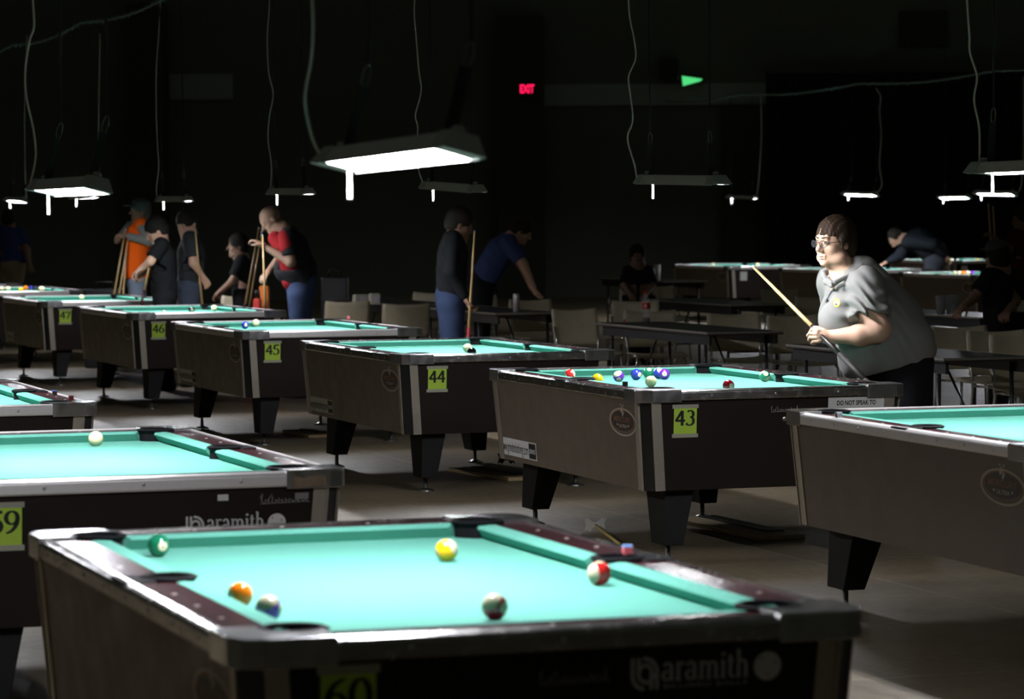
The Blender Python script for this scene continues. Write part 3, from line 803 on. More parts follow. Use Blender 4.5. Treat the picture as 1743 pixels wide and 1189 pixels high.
def frame(fwd, tilt=0.0):
    """columns: right, forward, up of a head that looks along fwd"""
    f = Vector(fwd).normalized(); r = f.cross(Vector((0, 0, 1))).normalized(); u = r.cross(f)
    if tilt:
        q = Matrix.Rotation(tilt, 3, f); r = q @ r; u = q @ u
    return Matrix((r, f, u)).transposed()
def head(b, c, M, sc=1.0, heavy=0.0, ears=True):
    c = Vector(c)
    T = lambda x, y, z: c + M @ Vector((x, y, z)) * sc
    el = lambda p, r, k=.012, sub=False: b.ell(T(*p), [q * sc for q in r], M, k * sc, sub)
    el((0, -.012, .035), (.077, .096, .084)); el((0, .022, -.025), (.064 + heavy * .3, .066, .082), .02)
    el((0, .028, -.078), (.050 + heavy, .052, .040), .02); b.cone(T(-.008, .072, -.1), T(.008, .072, -.1), .018 * sc, .018 * sc, .02 * sc)
    for s in (-1, 1):
        el((s * .036, .054, -.036), (.028, .026, .026), .016)
        el((s * (.046 + heavy * .5), .016, -.080), (.032 + heavy, .044, .034), .02)
    b.cone(T(-.034, .078, .026), T(.034, .078, .026), .011 * sc, .011 * sc, .012 * sc)
    for s in (-1, 1): el((s * .031, .100, .004), (.017, .016, .012), .008, True)
    for s in (-1, 1): el((s * .031, .078, .003), (.015, .014, .013), .004)
    b.cone(T(0, .088, .008), T(0, .112, -.032), .0075 * sc, .0115 * sc, .009 * sc)
    for s in (-1, 1): b.cone(T(s * .011, .097, -.037), T(s * .009, .100, -.036), .0085 * sc, .008 * sc, .005 * sc)
    b.cone(T(-.019, .084, -.064), T(.019, .084, -.064), .0068 * sc, .0068 * sc, .005 * sc)
    b.cone(T(-.016, .083, -.076), T(.016, .083, -.076), .0075 * sc, .0075 * sc, .005 * sc)
    el((0, .098, -.070), (.021, .012, .0026), .003, True)
    if ears:
        for s in (-1, 1):
            el((s * .080, -.008, -.008), (.008, .020, .031), .008); el((s * .088, -.002, -.004), (.006, .010, .018), .004, True)
def hair_shell(b, c, M, sc=1.0, vol=.012, back=-.06, fringe=.045):
    c = Vector(c); T = lambda x, y, z: c + M @ Vector((x, y, z)) * sc
    b.ell(T(0, -.014, .038), [q * sc for q in (.077 + vol, .098 + vol, .086 + vol)], M, .01)
    if back < -.02: b.ell(T(0, -.045, -.015), [q * sc for q in (.078 + vol, .065 + vol, .07 + vol)], M, .02)
    # leave the face and neck free
    f = M @ Vector((0, 1, -.35)); 
    b.ell(T(0, .115, fringe - .12), [q * sc for q in (.085, .085, .12)], M, .006, True)
    b.cut(T(0, 0, back), M @ Vector((0, .25, -1)), .006)

def skinm(name, col): return mat(name, col, .55, noise=.06, scale=14, spec=.35)
M_skin = skinm('fair_skin', (.68, .41, .29)); M_skin2 = skinm('dimmed_skin', (.27, .155, .108))  # second skin is darkened in colour to imitate dim light in the background
M_eye = mat('eye_white', (.75, .73, .70), .3); M_iris = mat('brown_iris', (.03, .02, .015), .2); M_lip = mat('lips', (.45, .19, .15), .5)
def hairm(name, col): return mat(name, col, .75, noise=.5, scale=60, stretch=(3, 3, .5), spec=.2)
def cloth(name, col): return mat(name, col, .9, noise=.08, scale=200, spec=.15, bump=.05)

def hand(b, wrist, d, back, grip=.5, sc=1.0, side=1, k=.006):
    """palm, four bent fingers of unequal length and a thumb; d = direction of the hand, back = normal of the back of the hand"""
    d = Vector(d).normalized(); n = Vector(back); n = (n - d * n.dot(d)).normalized(); t = d.cross(n) * side
    W_ = Vector(wrist); P = lambda a, s_, u: W_ + (d * a + t * s_ + n * u) * sc
    b.cone(P(0, 0, 0), P(.035, .008, 0), .026 * sc, .022 * sc, .012)
    for s_ in (-.026, -.009, .009, .026): b.cone(P(.015, s_ * .6, 0), P(.082, s_, 0), .016 * sc, .0125 * sc, .008)
    for s_, L in ((-.030, .060), (-.010, .074), (.010, .080), (.030, .070)):
        a = grip * 1.5; p = P(.088, s_, 0); dr_ = d.copy(); r = .0095
        for i, q in enumerate((.45, .32, .23)):
            ang = a * (i + .6); v = d * math.cos(ang) - n * math.sin(ang)
            p2 = p + v * L * q * sc * 1.0
            b.cone(p, p2, r * sc, (r - .0012) * sc, k); p = p2; r -= .001
    p = P(.02, .03, -.006); q = P(.055, .052, -.02); b.cone(p, q, .013 * sc, .0105 * sc, k); b.cone(q, q + (d * .8 - n * .6 * grip * 2).normalized() * .034 * sc, .0105 * sc, .0085 * sc, k)

def person(name, lab, J, res=.009, skin=None, hairc=(.05, .035, .025), hairm_=None, hairkw=None, shirt=None, trousers=None, sleeve='short', fwd=(0, -1, 0), hfwd=None, bulk=1.0, belly=0.0, extras=None, hsc=1.0, shoes=True, grips=(.5, .5)):
    """J: head, neck, shl, shr, ell_, elr, wrl, wrr, chest, pelvis, hipl, hipr, knl, knr, anl, anr in hall coordinates"""
    skin = skin or M_skin
    J = {k: Vector(v) for k, v in J.items()}
    base = Vector(((J['anl'].x + J['anr'].x) / 2, (J['anl'].y + J['anr'].y) / 2, 0))
    root = empty(name, base, 0, lab, 'person')
    J = {k: v - base for k, v in J.items()}
    allp = np.array([v[:] for v in J.values()]); lo = allp.min(0) - .26; hi = allp.max(0) + .26; lo[2] = min(lo[2], -.02)
    fwd = Vector(fwd).normalized(); M = frame(hfwd or fwd)
    B = bulk
    b = Body(lo, hi, res)
    head(b, J['head'], M, hsc)
    b.cone(J['head'] + M @ Vector((0, -.02, -.06)), J['neck'], .052 * hsc, .06, .02)
    b.cone(J['shl'], J['shr'], .05, .05, .03); b.cone(J['neck'], J['chest'], .07, .09 * B, .05); b.cone(J['chest'], J['pelvis'], .10 * B, .10 * B, .05)
    for s in 'lr':
        sh, el, wr = J['sh' + s], J['el' + s], J['wr' + s]
        b.chain([sh, el, wr], [.048 * B, .04 * B, .027], .02)
        dd = (wr - el).normalized(); gi = grips[0 if s == 'l' else 1]
        hand(b, wr, dd, Vector((0, 0, 1)) if abs(dd.z) < .8 else -fwd if gi < 0 else fwd * -1, abs(gi), 1.0, 1 if s == 'l' else -1)
        b.chain([J['hip' + s], J['kn' + s], J['an' + s]], [.08 * B, .055, .04], .02)
        b.cone(J['an' + s], J['an' + s] + fwd * .13 + Vector((0, 0, -.045)), .04, .032, .02)
    b.mesh('body', skin, root)
    # hair
    if hairc is not None:
        h = Body(J['head'] - Vector((.2, .2, .25)), J['head'] + Vector((.2, .2, .2)), min(res, .007))
        hair_shell(h, J['head'], M, hsc, **(hairkw or {}))
        h.mesh('hair', hairm_ or hairm('hair_%02d%02d' % (int(hairc[0] * 99), int(hairc[2] * 99)), hairc), root)
    # shirt
    b = Body(lo, hi, res)
    b.cone(J['shl'], J['shr'], .066 * B, .066 * B, .04)
    side = (J['shl'] - J['shr']).normalized()
    b.cone(J['chest'] + side * .07, J['pelvis'] + side * .06, .118 * B, .115 * B, .05); b.cone(J['chest'] - side * .07, J['pelvis'] - side * .06, .118 * B, .115 * B, .05)
    b.cone(J['neck'] - Vector((0, 0, .03)), J['chest'], .068, .11 * B, .04)
    if belly: b.ell(J['pelvis'].lerp(J['chest'], .35) + fwd * belly * .6, (.13 + belly, .13 + belly, .15), None, .06)
    for s in 'lr':
        sh, el, wr = J['sh' + s], J['el' + s], J['wr' + s]
        if sleeve == 'short':
            e = sh.lerp(el, .72); b.cone(sh, e, .066 * B, .068 * B, .02)
        else: b.chain([sh, el, el.lerp(wr, .93)], [.064 * B, .052 * B, .040], .02)
    b.ripple(.0035, lambda x, y, z: np.sin(x * 34 + z * 21) * np.sin(z * 27 - y * 30))
    if sleeve == 'short':
        for s in 'lr':
            sh, el = J['sh' + s], J['el' + s]; e = sh.lerp(el, .78); q = (e - Vector((.11,) * 3), e + Vector((.11,) * 3))
            b.cut(e, el - sh, .004, q)
    b.mesh('shirt', shirt, root)
    # trousers
    b = Body(lo, hi, res)
    b.cone(J['pelvis'] + side * .05, J['pelvis'] - side * .05, .122 * B, .122 * B, .03)
    for s in 'lr':
        b.cone(J['pelvis'] + (J['hip' + s] - J['pelvis']) * .6, J['hip' + s], .12 * B, .105 * B, .03)
        b.chain([J['hip' + s], J['kn' + s], J['an' + s] + Vector((0, 0, -.02))], [.105 * B, .076, .068], .02)
    b.ripple(.003, lambda x, y, z: np.sin(z * 31 + x * 12) * np.sin(x * 25 + y * 20))
    up_ = (J['chest'] - J['pelvis']).normalized()
    b.cut(J['pelvis'] + up_ * .09, up_, .004)
    b.mesh('trousers', trousers, root)
    if shoes:
        for s in 'lr':
            a = J['an' + s]; q = Body(a - Vector((.3, .3, .12)), a + Vector((.3, .3, .12)), .008)
            g = Vector((a.x, a.y, .045)); q.cone(g - fwd * .04, g + fwd * .16, .045, .038, .02); q.cut((0, 0, .003), (0, 0, -1), .003)
            q.mesh('shoe', M_blackp, root)
    for e in (extras or []): e(root, base, J, M)
    return root

def cue(p_tip, p_butt, lab, group='pool cues', butt=(.05, .012, .012), wrap=(.02, .02, .02), L=None):
    a, b = Vector(p_tip), Vector(p_butt)
    root = empty('pool_cue', b, 0, lab, 'pool cue', group)
    d = a - b; pt = lambda t: d * t
    MB().tube([pt(.5), pt(.75), pt(.985)], [.0112, .0088, .0066], 12).build('shaft', mat('maple_shaft', (.62, .42, .19), .35, noise=.06, scale=8), root, smooth=True)
    MB().tube([pt(.985), pt(.995)], [.0067, .0066], 12).build('ferrule', M_white, root, smooth=True)
    MB().tube([pt(.995), pt(1.0)], [.0066, .005], 12).build('tip', mat('blue_tip', (.05, .15, .4), .8), root, smooth=True)
    MB().tube([pt(.0), pt(.01), pt(.08)], [.0135, .0155, .0148], 12).build('butt', mat('cue_butt_%03d' % int(butt[0] * 999), butt, .45), root, smooth=True)
    MB().tube([pt(.08), pt(.28)], [.0149, .0136], 12).build('grip_wrap', mat('cue_wrap_%03d' % int(wrap[0] * 999), wrap, .7), root, smooth=True)
    MB().tube([pt(.28), pt(.5)], [.0135, .0113], 12).build('forearm', mat('cue_butt_%03d' % int(butt[0] * 999), butt, .45), root, smooth=True)
    return root

# ------------------------------------------------------------------ the woman behind table 43
def woman():
    Y0 = 16.55
    P = lambda u, v, dy=0.0: at(u, v, Y0 + dy)
    base = Vector((P(1530, 500).x, Y0, 0))
    root = empty('person', base, 0, 'woman in grey polo shirt and glasses leaning forward with a cue behind table 43', 'person')
    Q = lambda u, v, dy=0.0: P(u, v, dy) - base
    hd = Q(1419, 411, 0); M = frame((-.78, -.62, -.08), -.03)
    sh_l, sh_r = Q(1474, 482, -.16), Q(1418, 478, .20)
    # skin: head, neck, both arms, hands as one surface
    b = Body(Q(1350, 670, -.45), Q(1600, 350, .45), .0042)
    head(b, hd, M, 1.0, .010)
    b.ell(hd + M @ Vector((0, .02, -.105)), (.045, .045, .025), None, .02)
    b.cone(hd + M @ Vector((0, -.02, -.07)), Q(1444, 480, .01), .058, .072, .03)
    b.cone(sh_l, sh_r, .05, .05, .04); b.cone(Q(1444, 480, .01), Q(1460, 560, 0), .09, .12, .05); b.cone(Q(1460, 560, 0), Q(1515, 600, 0), .12, .13, .05)
    el = Q(1494, 560, -.26); wr = Q(1414, 572, -.20)
    b.chain([sh_l, Q(1479, 528, -.225), el], [.055, .064, .064], .03); b.chain([el, Q(1465, 570, -.25), wr], [.066, .054, .031], .02)
    # hand closed on the cue
    cpt = lambda t: Q(1390, 565, -.155).lerp(Q(1280, 452, .75), t)
    H = lambda u, v, dy: Q(u, v, dy)
    b.ell(H(1401, 571, -.205), (.033, .020, .032), None, .012)
    b.cone(wr, H(1403, 571, -.205), .028, .026, .012)
    for i, (u0, v0, u1, v1, u2, v2, dy) in enumerate(((1392, 563, 1382, 560, 1379, 565, 0), (1390, 568, 1378, 567, 1375, 571, 0), (1391, 574, 1379, 574, 1377, 578, 0), (1394, 580, 1384, 581, 1382, 584, 0))):
        b.cone(H(1402, 571 + (i - 1.5) * 4, -.207), H(u0, v0, -.215), .013, .0105, .008)
        b.cone(H(u0, v0, -.215), H(u1, v1, -.195), .0105, .0092, .004); b.cone(H(u1, v1, -.195), H(u2, v2, -.165), .0092, .0085, .003); b.cone(H(u2, v2, -.165), H(u2 + 6, v2 + 1, -.145), .0085, .0075, .003)
    b.cone(H(1402, 563, -.195), H(1393, 558, -.18), .014, .011, .006); b.cone(H(1393, 558, -.18), H(1386, 557, -.165), .011, .009, .004)
    # far arm, reaching back behind the belly
    er = Q(1445, 562, .28); wr2 = Q(1455, 600, .16)
    b.chain([sh_r, er], [.062, .055], .03); b.chain([er, wr2], [.052, .03], .02)
    hand(b, wr2, (.1, -.2, -.5), (0, .8, .3), .9, 1.0, -1)
    b.mesh('body', M_skin, root)
    # eyes, lips, brows
    T = lambda x, y, z: hd + M @ Vector((x, y, z))
    for s in (-1, 1):
        e = MB(); n = 10
        c = T(s * .031, .0835, .003); rr = .0105
        e.sweep([[c + M @ Vector((rr * math.cos(f) * math.cos(t), 0, rr * math.sin(f) * .62)) + M @ Vector((0, rr * math.cos(f) * math.sin(t) * .9, 0)) for t in [2 * math.pi * k / 12 for k in range(12)]] for f in [-math.pi / 2 + math.pi * (q + .5) / 8 for q in range(8)]])
        eb = e.build('eye', M_eye, root, smooth=True)
        ir = MB(); ir.add([c + M @ Vector((.0048 * math.cos(2 * math.pi * k / 12) + s * 0 - .001, .0096, .0048 * math.sin(2 * math.pi * k / 12))) for k in range(12)], [tuple(range(12))]); ir.build('iris', M_iris, eb)
        MB().tube([T(s * .016, .0925, .0125), T(s * .031, .0945, .0115), T(s * .044, .086, .009)], .0016, 5).build('upper_eyelid', mat('eyelid_line', (.12, .05, .035), .6), root, smooth=True)
        MB().tube([T(s * .012, .0945, .026), T(s * .030, .0935, .032), T(s * .048, .080, .028)], [.003, .0032, .0015], 6).build('eyebrow', mat('eyebrow_brown', (.09, .05, .03), .8), root, smooth=True)
    l = MB()
    l.tube([T(-.023, .080, -.070), T(-.012, .0905, -.065), T(0, .0935, -.0655), T(.012, .0905, -.065), T(.023, .080, -.070)], [.001, .0042, .0042, .0042, .001], 8)
    l.tube([T(-.021, .079, -.073), T(-.010, .0885, -.079), T(.010, .0885, -.079), T(.021, .079, -.073)], [.001, .0052, .0052, .001], 8)
    l.build('lips', M_lip, root, smooth=True)
    MB().ell if False else None
    mo = MB(); mo.add([T(-.015, .0885, -.071), T(0, .0905, -.0685), T(.015, .0885, -.071), T(0, .0885, -.0755)], [(0, 1, 2, 3)]); mo.build('mouth_opening', mat('mouth_dark', (.06, .015, .015), .7), root)
    # glasses
    gl = MB()
    for s in (-1, 1):
        ring = []
        for k in range(25):
            a = 2 * math.pi * k / 24; ring.append(T(s * (.033 + .024 * math.cos(a)), .111 - .006 * math.cos(a) * 1 if False else .110 - .010 * max(0, math.cos(a)), -.003 + .0165 * math.sin(a) + (.002 if math.sin(a) > 0 else 0)))
        gl.tube(ring, .0015, 6)
    gl.tube([T(-.009, .110, .004), T(0, .114, .006), T(.009, .110, .004)], .0016, 6)
    for s in (-1, 1): gl.tube([T(s * .057, .099, .004), T(s * .079, .075, .006), T(s * .088, .0, .004)], .0018, 6)
    g = gl.build('glasses', mat('dark_glasses_frame', (.05, .05, .06), .3, .6), root, smooth=True)
    ln = MB()
    for s in (-1, 1): ln.add([T(s * (.033 + .023 * math.cos(2 * math.pi * k / 20)), .110 - .010 * max(0, math.cos(2 * math.pi * k / 20)), -.003 + .016 * math.sin(2 * math.pi * k / 20)) for k in range(20)], [tuple(range(20))])
    ln.build('lens', mat('lens_glass', (.8, .85, .9), .05, alpha=.03), g)
    # hair: short, brown, with a fringe
    hm = hairm('brown_hair', (.040, .022, .014))
    h = Body(hd - Vector((.2, .2, .2)), hd + Vector((.2, .2, .2)), .004)
    el_ = lambda p, r, k=.01, sub=False: h.ell(hd + M @ Vector(p), r, M, k, sub)
    el_((0, -.026, .043), (.092, .104, .094)); el_((0, -.068, -.055), (.070, .046, .06), .02); el_((0, -.06, -.012), (.086, .066, .082), .02)
    for s in (-1, 1): el_((s * .080, -.005, .005), (.016, .042, .05), .01)
    el_((0, .130, -.055), (.085, .092, .090), .008, True)
    for s in (-1, 1): el_((s * .06, .085, -.03), (.05, .060, .07), .01, True); el_((s * .095, .0, -.03), (.022, .018, .03), .008, True)
    for i in range(11):                               # fringe locks
        x = -.06 + i * .012; zz = .040 + .012 * math.sin(i * 1.7)
        h.cone(hd + M @ Vector((x * .7, .035, .108 - abs(x) * .4)), hd + M @ Vector((x * 1.02, .088 - abs(x) * .45, zz - .002)), .014, .005, .012)
    h.cut(hd + M @ Vector((0, -.05, -.085)), M @ Vector((0, .1, -1)), .01)
    h.ripple(.0014, lambda x, y, z: np.sin((x * M[0][0] + y * M[1][0]) * 260 + z * 30) + .6 * np.sin((x + y * .4) * 410 + z * 70))
    h.mesh('hair', hm, root)
    # polo shirt
    M_polo = cloth('heather_grey_knit', (.235, .228, .218))
    b = Body(Q(1350, 690, -.5), Q(1620, 400, .5), .0052)
    nk = Q(1446, 470, .01); ln_ = (sh_l - sh_r).normalized()
    b.cone(sh_l + Vector((0, 0, -.01)), sh_r + Vector((0, 0, -.01)), .083, .080, .05)
    b.cone(nk + Vector((.02, 0, -.02)), Q(1465, 520, 0), .085, .16, .05)
    for s in (-1, 1): b.cone(Q(1462, 520, 0) + ln_ * .07 * s, Q(1520, 588, 0) + ln_ * .075 * s, .150, .178, .05)
    b.ell(Q(1432, 545, -.12), (.112, .11, .12), None, .045); b.ell(Q(1426, 541, .08), (.10, .10, .11), None, .045)
    b.ell(Q(1478, 604, 0), (.16, .21, .155), None, .06); b.ell(Q(1545, 588, 0), (.125, .2, .13), None, .05)
    b.cone(Q(1468, 462, .03), Q(1520, 540, .02), .085, .15, .06)
    e1 = Q(1480, 538, -.235)
    sl_ = Body(Q(1350, 690, -.5), Q(1620, 400, .5), .0052)
    sl_.cone(sh_l + Vector((0, -.01, 0)), e1 + (e1 - sh_l) * .3, .088, .110, .025)
    sd = (e1 - sh_l).normalized(); sl_.cut(e1 + sd * .01, sd, .003)
    h_ = np.clip(.5 + .5 * (b.D - sl_.D) / .022, 0, 1); b.D = b.D + (sl_.D - b.D) * h_ - .022 * h_ * (1 - h_)
    b.cone(sh_r, Q(1428, 528, .26), .08, .092, .03)
    def folds(x, y, z):
        r = np.sqrt((x - sh_l.x) ** 2 + (z - sh_l.z) ** 2)
        near = np.exp(-((x - (sh_l.x + .0)) ** 2 + (z - (sh_l.z - .12)) ** 2) / .012) * (y < -.02)
        a = np.sin((x * .55 + z * .85) * 95 + 2.0 * np.sin(x * 31)) * near * 1.5
        c = np.sin((z + .45 * x + .12 * np.sin(x * 13)) * 62) * np.exp(-((z - (Q(0, 600).z)) ** 2) / .006) * .3
        d_ = np.sin((x * .8 + z * .35) * 70 + np.sin(z * 19) * 2) * .28
        return a * 1.7 + c + d_
    b.ripple(.0078, folds)
    hem0, hem1 = Q(1436, 647), Q(1583, 606)
    hn = Vector((hem1.z - hem0.z, 0, -(hem1.x - hem0.x))).normalized()
    b.cut(hem0, hn, .004)
    b.ell(hd + Vector((0.03, .0, -.125)), (.055, .058, .045), None, .008, True)
    sh = b.mesh('polo_shirt', M_polo, root)
    # sleeve hem band
    # collar
    c = Body(Q(1380, 520, -.35), Q(1510, 410, .35), .004)
    ring = [Q(1446, 434, .09), Q(1466, 440, .02), Q(1466, 452, -.06), Q(1446, 468, -.11), Q(1421, 480, -.14)]
    for i in range(4): c.cone(ring[i], ring[i + 1], .011, .011, .008); c.cone(ring[i] + Vector((.012, -.01, -.028)), ring[i + 1] + Vector((.004, -.012, -.03)), .009, .009, .02)
    ring = [Q(1446, 434, .09), Q(1420, 448, .08), Q(1402, 464, .02), Q(1406, 474, -.04), Q(1416, 480, -.10)]
    ring = ring[:1] + ring[1:]
    for i in range(4): c.cone(ring[i], ring[i + 1], .010, .010, .008); c.cone(ring[i] + Vector((-.002, -.01, -.02)), ring[i + 1] + Vector((-.004, -.01, -.022)), .008, .008, .018)
    c.mesh('collar', M_polo, root)
    # placket: dark patch painting the shadow in the opening; buttons and badge on cloth
    tree = BVHTree.FromPolygons([v.co for v in sh.data.vertices], [tuple(p.vertices) for p in sh.data.polygons])
    org = Vector((0, 0, CAMH)) - base
    def onsh(u, v, lift=.002):
        d = ray(u, v).normalized(); p, nn, _, _ = tree.ray_cast(org, d)
        return (p - d * lift) if p else Q(u, v, -.25)
    pk = [(1421, 486), (1413, 497), (1405, 512), (1402, 521), (1409, 508), (1417, 497), (1424, 489)]
    vs = [onsh(u, v, .003) for u, v in pk] + [onsh(u, v, .0005) for u, v in pk]; n = len(pk)
    mesh_obj('placket_shadow', vs, [tuple(range(n))] + [(i, n + i, n + (i + 1) % n, (i + 1) % n) for i in range(n)], mat('placket_shade', (.035, .035, .045), .9), root)
    for u, v in ((1409, 505), (1404, 517)):
        p = onsh(u, v, .005); MB().sweep([[p + Vector((.004 * math.cos(a), dy, .004 * math.sin(a))) for a in [2 * math.pi * k / 8 for k in range(8)]] for dy in (0, .003)]).build('button', M_white, root)
    bc = (1424, 515); my = mat('yellow_embroidery', (.75, .55, .06), .8); mw = mat('white_embroidery', (.65, .65, .65), .8)
    n = 20; sc = MB()
    rg = lambda r0: [(bc[0] + r0 * .8 * math.cos(2 * math.pi * k / n), bc[1] + r0 * math.sin(2 * math.pi * k / n)) for k in range(n)]
    A_ = [onsh(u, v, .003) for u, v in rg(7.5)]; B_ = [onsh(u, v, .0032) for u, v in rg(5)]
    sc.add(A_ + B_, [(k, (k + 1) % n, n + (k + 1) % n, n + k) for k in range(n)]); sc.m = 1
    sc.add(B_ + [onsh(*bc, .0035)], [(k, (k + 1) % n, n) for k in range(n)]); sc.m = 2
    sc.add([onsh(1422, 515, .0045), onsh(1424, 516, .0045), onsh(1425, 520, .0045), onsh(1422, 519, .0045)], [(0, 1, 2, 3)])
    sc.build('chest_badge', [my, mw, M_ink], root)
    # trousers and shoes
    b = Body(Vector((-.35, -.4, -.02)), Vector((.35, .4, 1.05)), .009)
    hp = Q(1540, 615)
    for s in (-1, 1):
        b.chain([hp + Vector((0, s * .09, 0)), Vector((.06, s * .12, .48)), Vector((.07, s * .13, .07))], [.135, .095, .075], .04)
    b.cone(Q(1505, 618), hp, .12, .14, .05)
    b.mesh('trousers', cloth('black_trousers', (.010, .010, .012)), root)
    for s in (-1, 1):
        q = Body((-.3, s * .13 - .12, -.01), (.25, s * .13 + .12, .15), .008); q.cone((.08, s * .13, .05), (-.12, s * .14, .045), .05, .042, .02); q.cut((0, 0, .003), (0, 0, -1), .003)
        q.mesh('shoe', M_blackp, root)
    tip = P(1280, 452, .50); hnd = P(1389, 562, -.165); dv = (hnd - tip)
    dv.normalize(); cue(tip, tip + dv * 1.47, 'wooden pool cue held by the woman in the grey polo', 'pool cues in use', butt=(.014, .006, .005), wrap=(.010, .006, .005))
    return root
woman()
# ------------------------------------------------------------------ balls and chalk on the tables
BR = .0286
BC = {1: (.85, .50, .01), 2: (.02, .03, .32), 3: (.60, .02, .02), 4: (.13, .02, .36), 5: (.90, .20, .01), 6: (.01, .16, .08), 7: (.28, .01, .02), 8: (.008, .008, .01)}
CN = {1: 'yellow', 2: 'blue', 3: 'red', 4: 'purple', 5: 'orange', 6: 'green', 7: 'maroon', 8: 'black'}
IV = (.80, .74, .52)
def ball_mat(n):
    nm = 'ball_%d' % n
    if nm in MATS: return MATS[nm]
    m = bpy.data.materials.new(nm); m.use_nodes = True; nt = m.node_tree; b = nt.nodes['Principled BSDF']
    b.inputs['Roughness'].default_value = .08; b.inputs['Coat Weight'].default_value = .3
    col = (.80, .76, .46) if n == 0 else BC[(n - 1) % 8 + 1]
    if n == 0: b.inputs['Base Color'].default_value = (*col, 1)
    else:
        tc = nt.nodes.new('ShaderNodeTexCoord'); sp = nt.nodes.new('ShaderNodeSeparateXYZ'); nt.links.new(tc.outputs['Object'], sp.inputs[0])
        def mth(op, a, bb): 
            q = nt.nodes.new('ShaderNodeMath'); q.operation = op
            for i, x in enumerate((a, bb)):
                if isinstance(x, (int, float)): q.inputs[i].default_value = x
                elif x is not None: nt.links.new(x, q.inputs[i])
            return q.outputs[0]
        spot = mth('GREATER_THAN', mth('ABSOLUTE', sp.outputs[0], None), BR * .90)
        white = spot
        if n > 8: white = mth('MAXIMUM', spot, mth('GREATER_THAN', mth('ABSOLUTE', sp.outputs[2], None), BR * .60))
        mx = nt.nodes.new('ShaderNodeMix'); mx.data_type = 'RGBA'; mx.inputs[6].default_value = (*col, 1); mx.inputs[7].default_value = (*IV, 1)
        nt.links.new(white, mx.inputs[0]); nt.links.new(mx.outputs[2], b.inputs['Base Color'])
    MATS[nm] = m; return m
BALLM = {}
def ball(k, u, v, n, rot, lab, dz=0):
    p = atz(u, v, BED + BR)
    q = TM[k].inverted() @ p
    q.x = max(-.455, min(.455, q.x)); q.y = max(-.955, min(.955, q.y)); p = TM[k] @ q; p.z = BED + BR
    if n not in BALLM:
        s = MB(); s.sweep([[(BR * math.cos(f) * math.cos(t), BR * math.cos(f) * math.sin(t), BR * math.sin(f)) for t in [2 * math.pi * i / 28 for i in range(28)]] for f in [-math.pi / 2 + math.pi * (j + .25) / 16.5 for j in range(17)]])
        o = s.build('pool_ball', ball_mat(n), None, smooth=True); BALLM[n] = o.data
        first = o
        if n:
            vs, fs, wd = font_text(str(n), .02); hh = .011
            cx = wd / 2
            for sg in (1, -1):
                pv = []
                for x, y in vs:
                    a = Vector((BR, (x - cx) * hh * sg, (y - .35) * hh)); a.x *= sg; a = a.normalized() * BR * 1.006; pv.append(a)
                mesh_obj('number', pv, fs, M_ink, o)
        BALLM[(n, 'ch')] = list(o.children)
    else:
        o = bpy.data.objects.new('pool_ball', BALLM[n]); COL.objects.link(o)
        for ch in BALLM[(n, 'ch')]:
            c = ch.copy(); COL.objects.link(c); c.parent = o
    o.location = p; o.rotation_euler = rot
    tag(o, lab, 'pool ball', 'pool balls')
    return o
R_ = math.radians
# nearest table
ball(60, 270, 928, 6, (R_(40), 0, R_(-60)), 'solid green ball near the far left corner of the nearest table')
ball(60, 392, 1013, 5, (R_(30), 0, R_(40)), 'solid orange ball beside the purple striped one on the nearest table')
ball(60, 432, 1036, 12, (R_(35), R_(0), R_(-10)), 'white and dark purple striped ball touching the near left rail')
ball(60, 760, 936, 9, (0, R_(62), R_(-12)), 'yellow striped ball near the far cushion of the nearest table')
ball(60, 1020, 975, 11, (0, R_(-90), R_(35)), 'red striped ball by the right side pocket of the nearest table')
ball(60, 842, 1032, 15, (R_(42), 0, R_(-38)), 'cream and dark striped ball near the middle of the front rail')
ball(59, 163, 746, 0, (0, 0, 0), 'cream cue ball alone on table 59')
# table 43
ball(43, 970, 637, 11, (0, R_(70), 0), 'red striped ball at the left rail of table 43')
ball(43, 1017, 645, 1, (0, R_(-40), R_(20)), 'solid yellow ball half hidden by the left rail of table 43')
ball(43, 1053, 640, 12, (R_(20), R_(35), R_(-92)), 'purple striped ball right of the yellow one on table 43')
ball(43, 1083, 637, 2, (R_(20), 0, R_(-50)), 'solid blue ball behind the cue ball on table 43')
ball(43, 1104, 634.5, 6, (R_(10), R_(-50), R_(-80)), 'solid green ball just behind the cue ball on table 43')
ball(43, 1108, 649, 0, (0, 0, 0), 'cream cue ball in front of the cluster on table 43')
ball(43, 1121, 635, 10, (R_(30), R_(40), 0), 'blue striped ball tucked left of the solid purple ball on table 43')
ball(43, 1131, 636.5, 4, (0, R_(-5), R_(-92)), 'solid purple ball at the right of the cluster on table 43')
ball(43, 1240, 656, 7, (R_(20), 0, R_(-60)), 'dark red ball half hidden by the front rail of table 43')
ball(43, 1302, 640, 14, (R_(35), R_(-30), R_(-80)), 'green striped ball alone near the right rail of table 43')
ball(44, 796, 592, 0, (0, 0, 0), 'cream cue ball on table 44')
ball(44, 803, 599, 8, (R_(60), 0, 0), 'dark ball low in front of the cue ball on table 44')
ball(45, 433, 549, 0, (0, 0, 0), 'cream cue ball on table 45')
ball(45, 417, 553, 2, (R_(60), 0, R_(-70)), 'blue ball beside the cue ball on table 45')
ball(46, 365, 524, 0, (0, 0, 0), 'cream cue ball on table 46')
ball(46, 326, 527, 8, (R_(10), 0, R_(-70)), 'black ball on table 46')
ball(46, 282, 534, 0, (0, 0, 0), 'white ball barely above the front rail of table 46')
ball(47, 139, 506, 0, (0, 0, 0), 'cream cue ball on table 47')
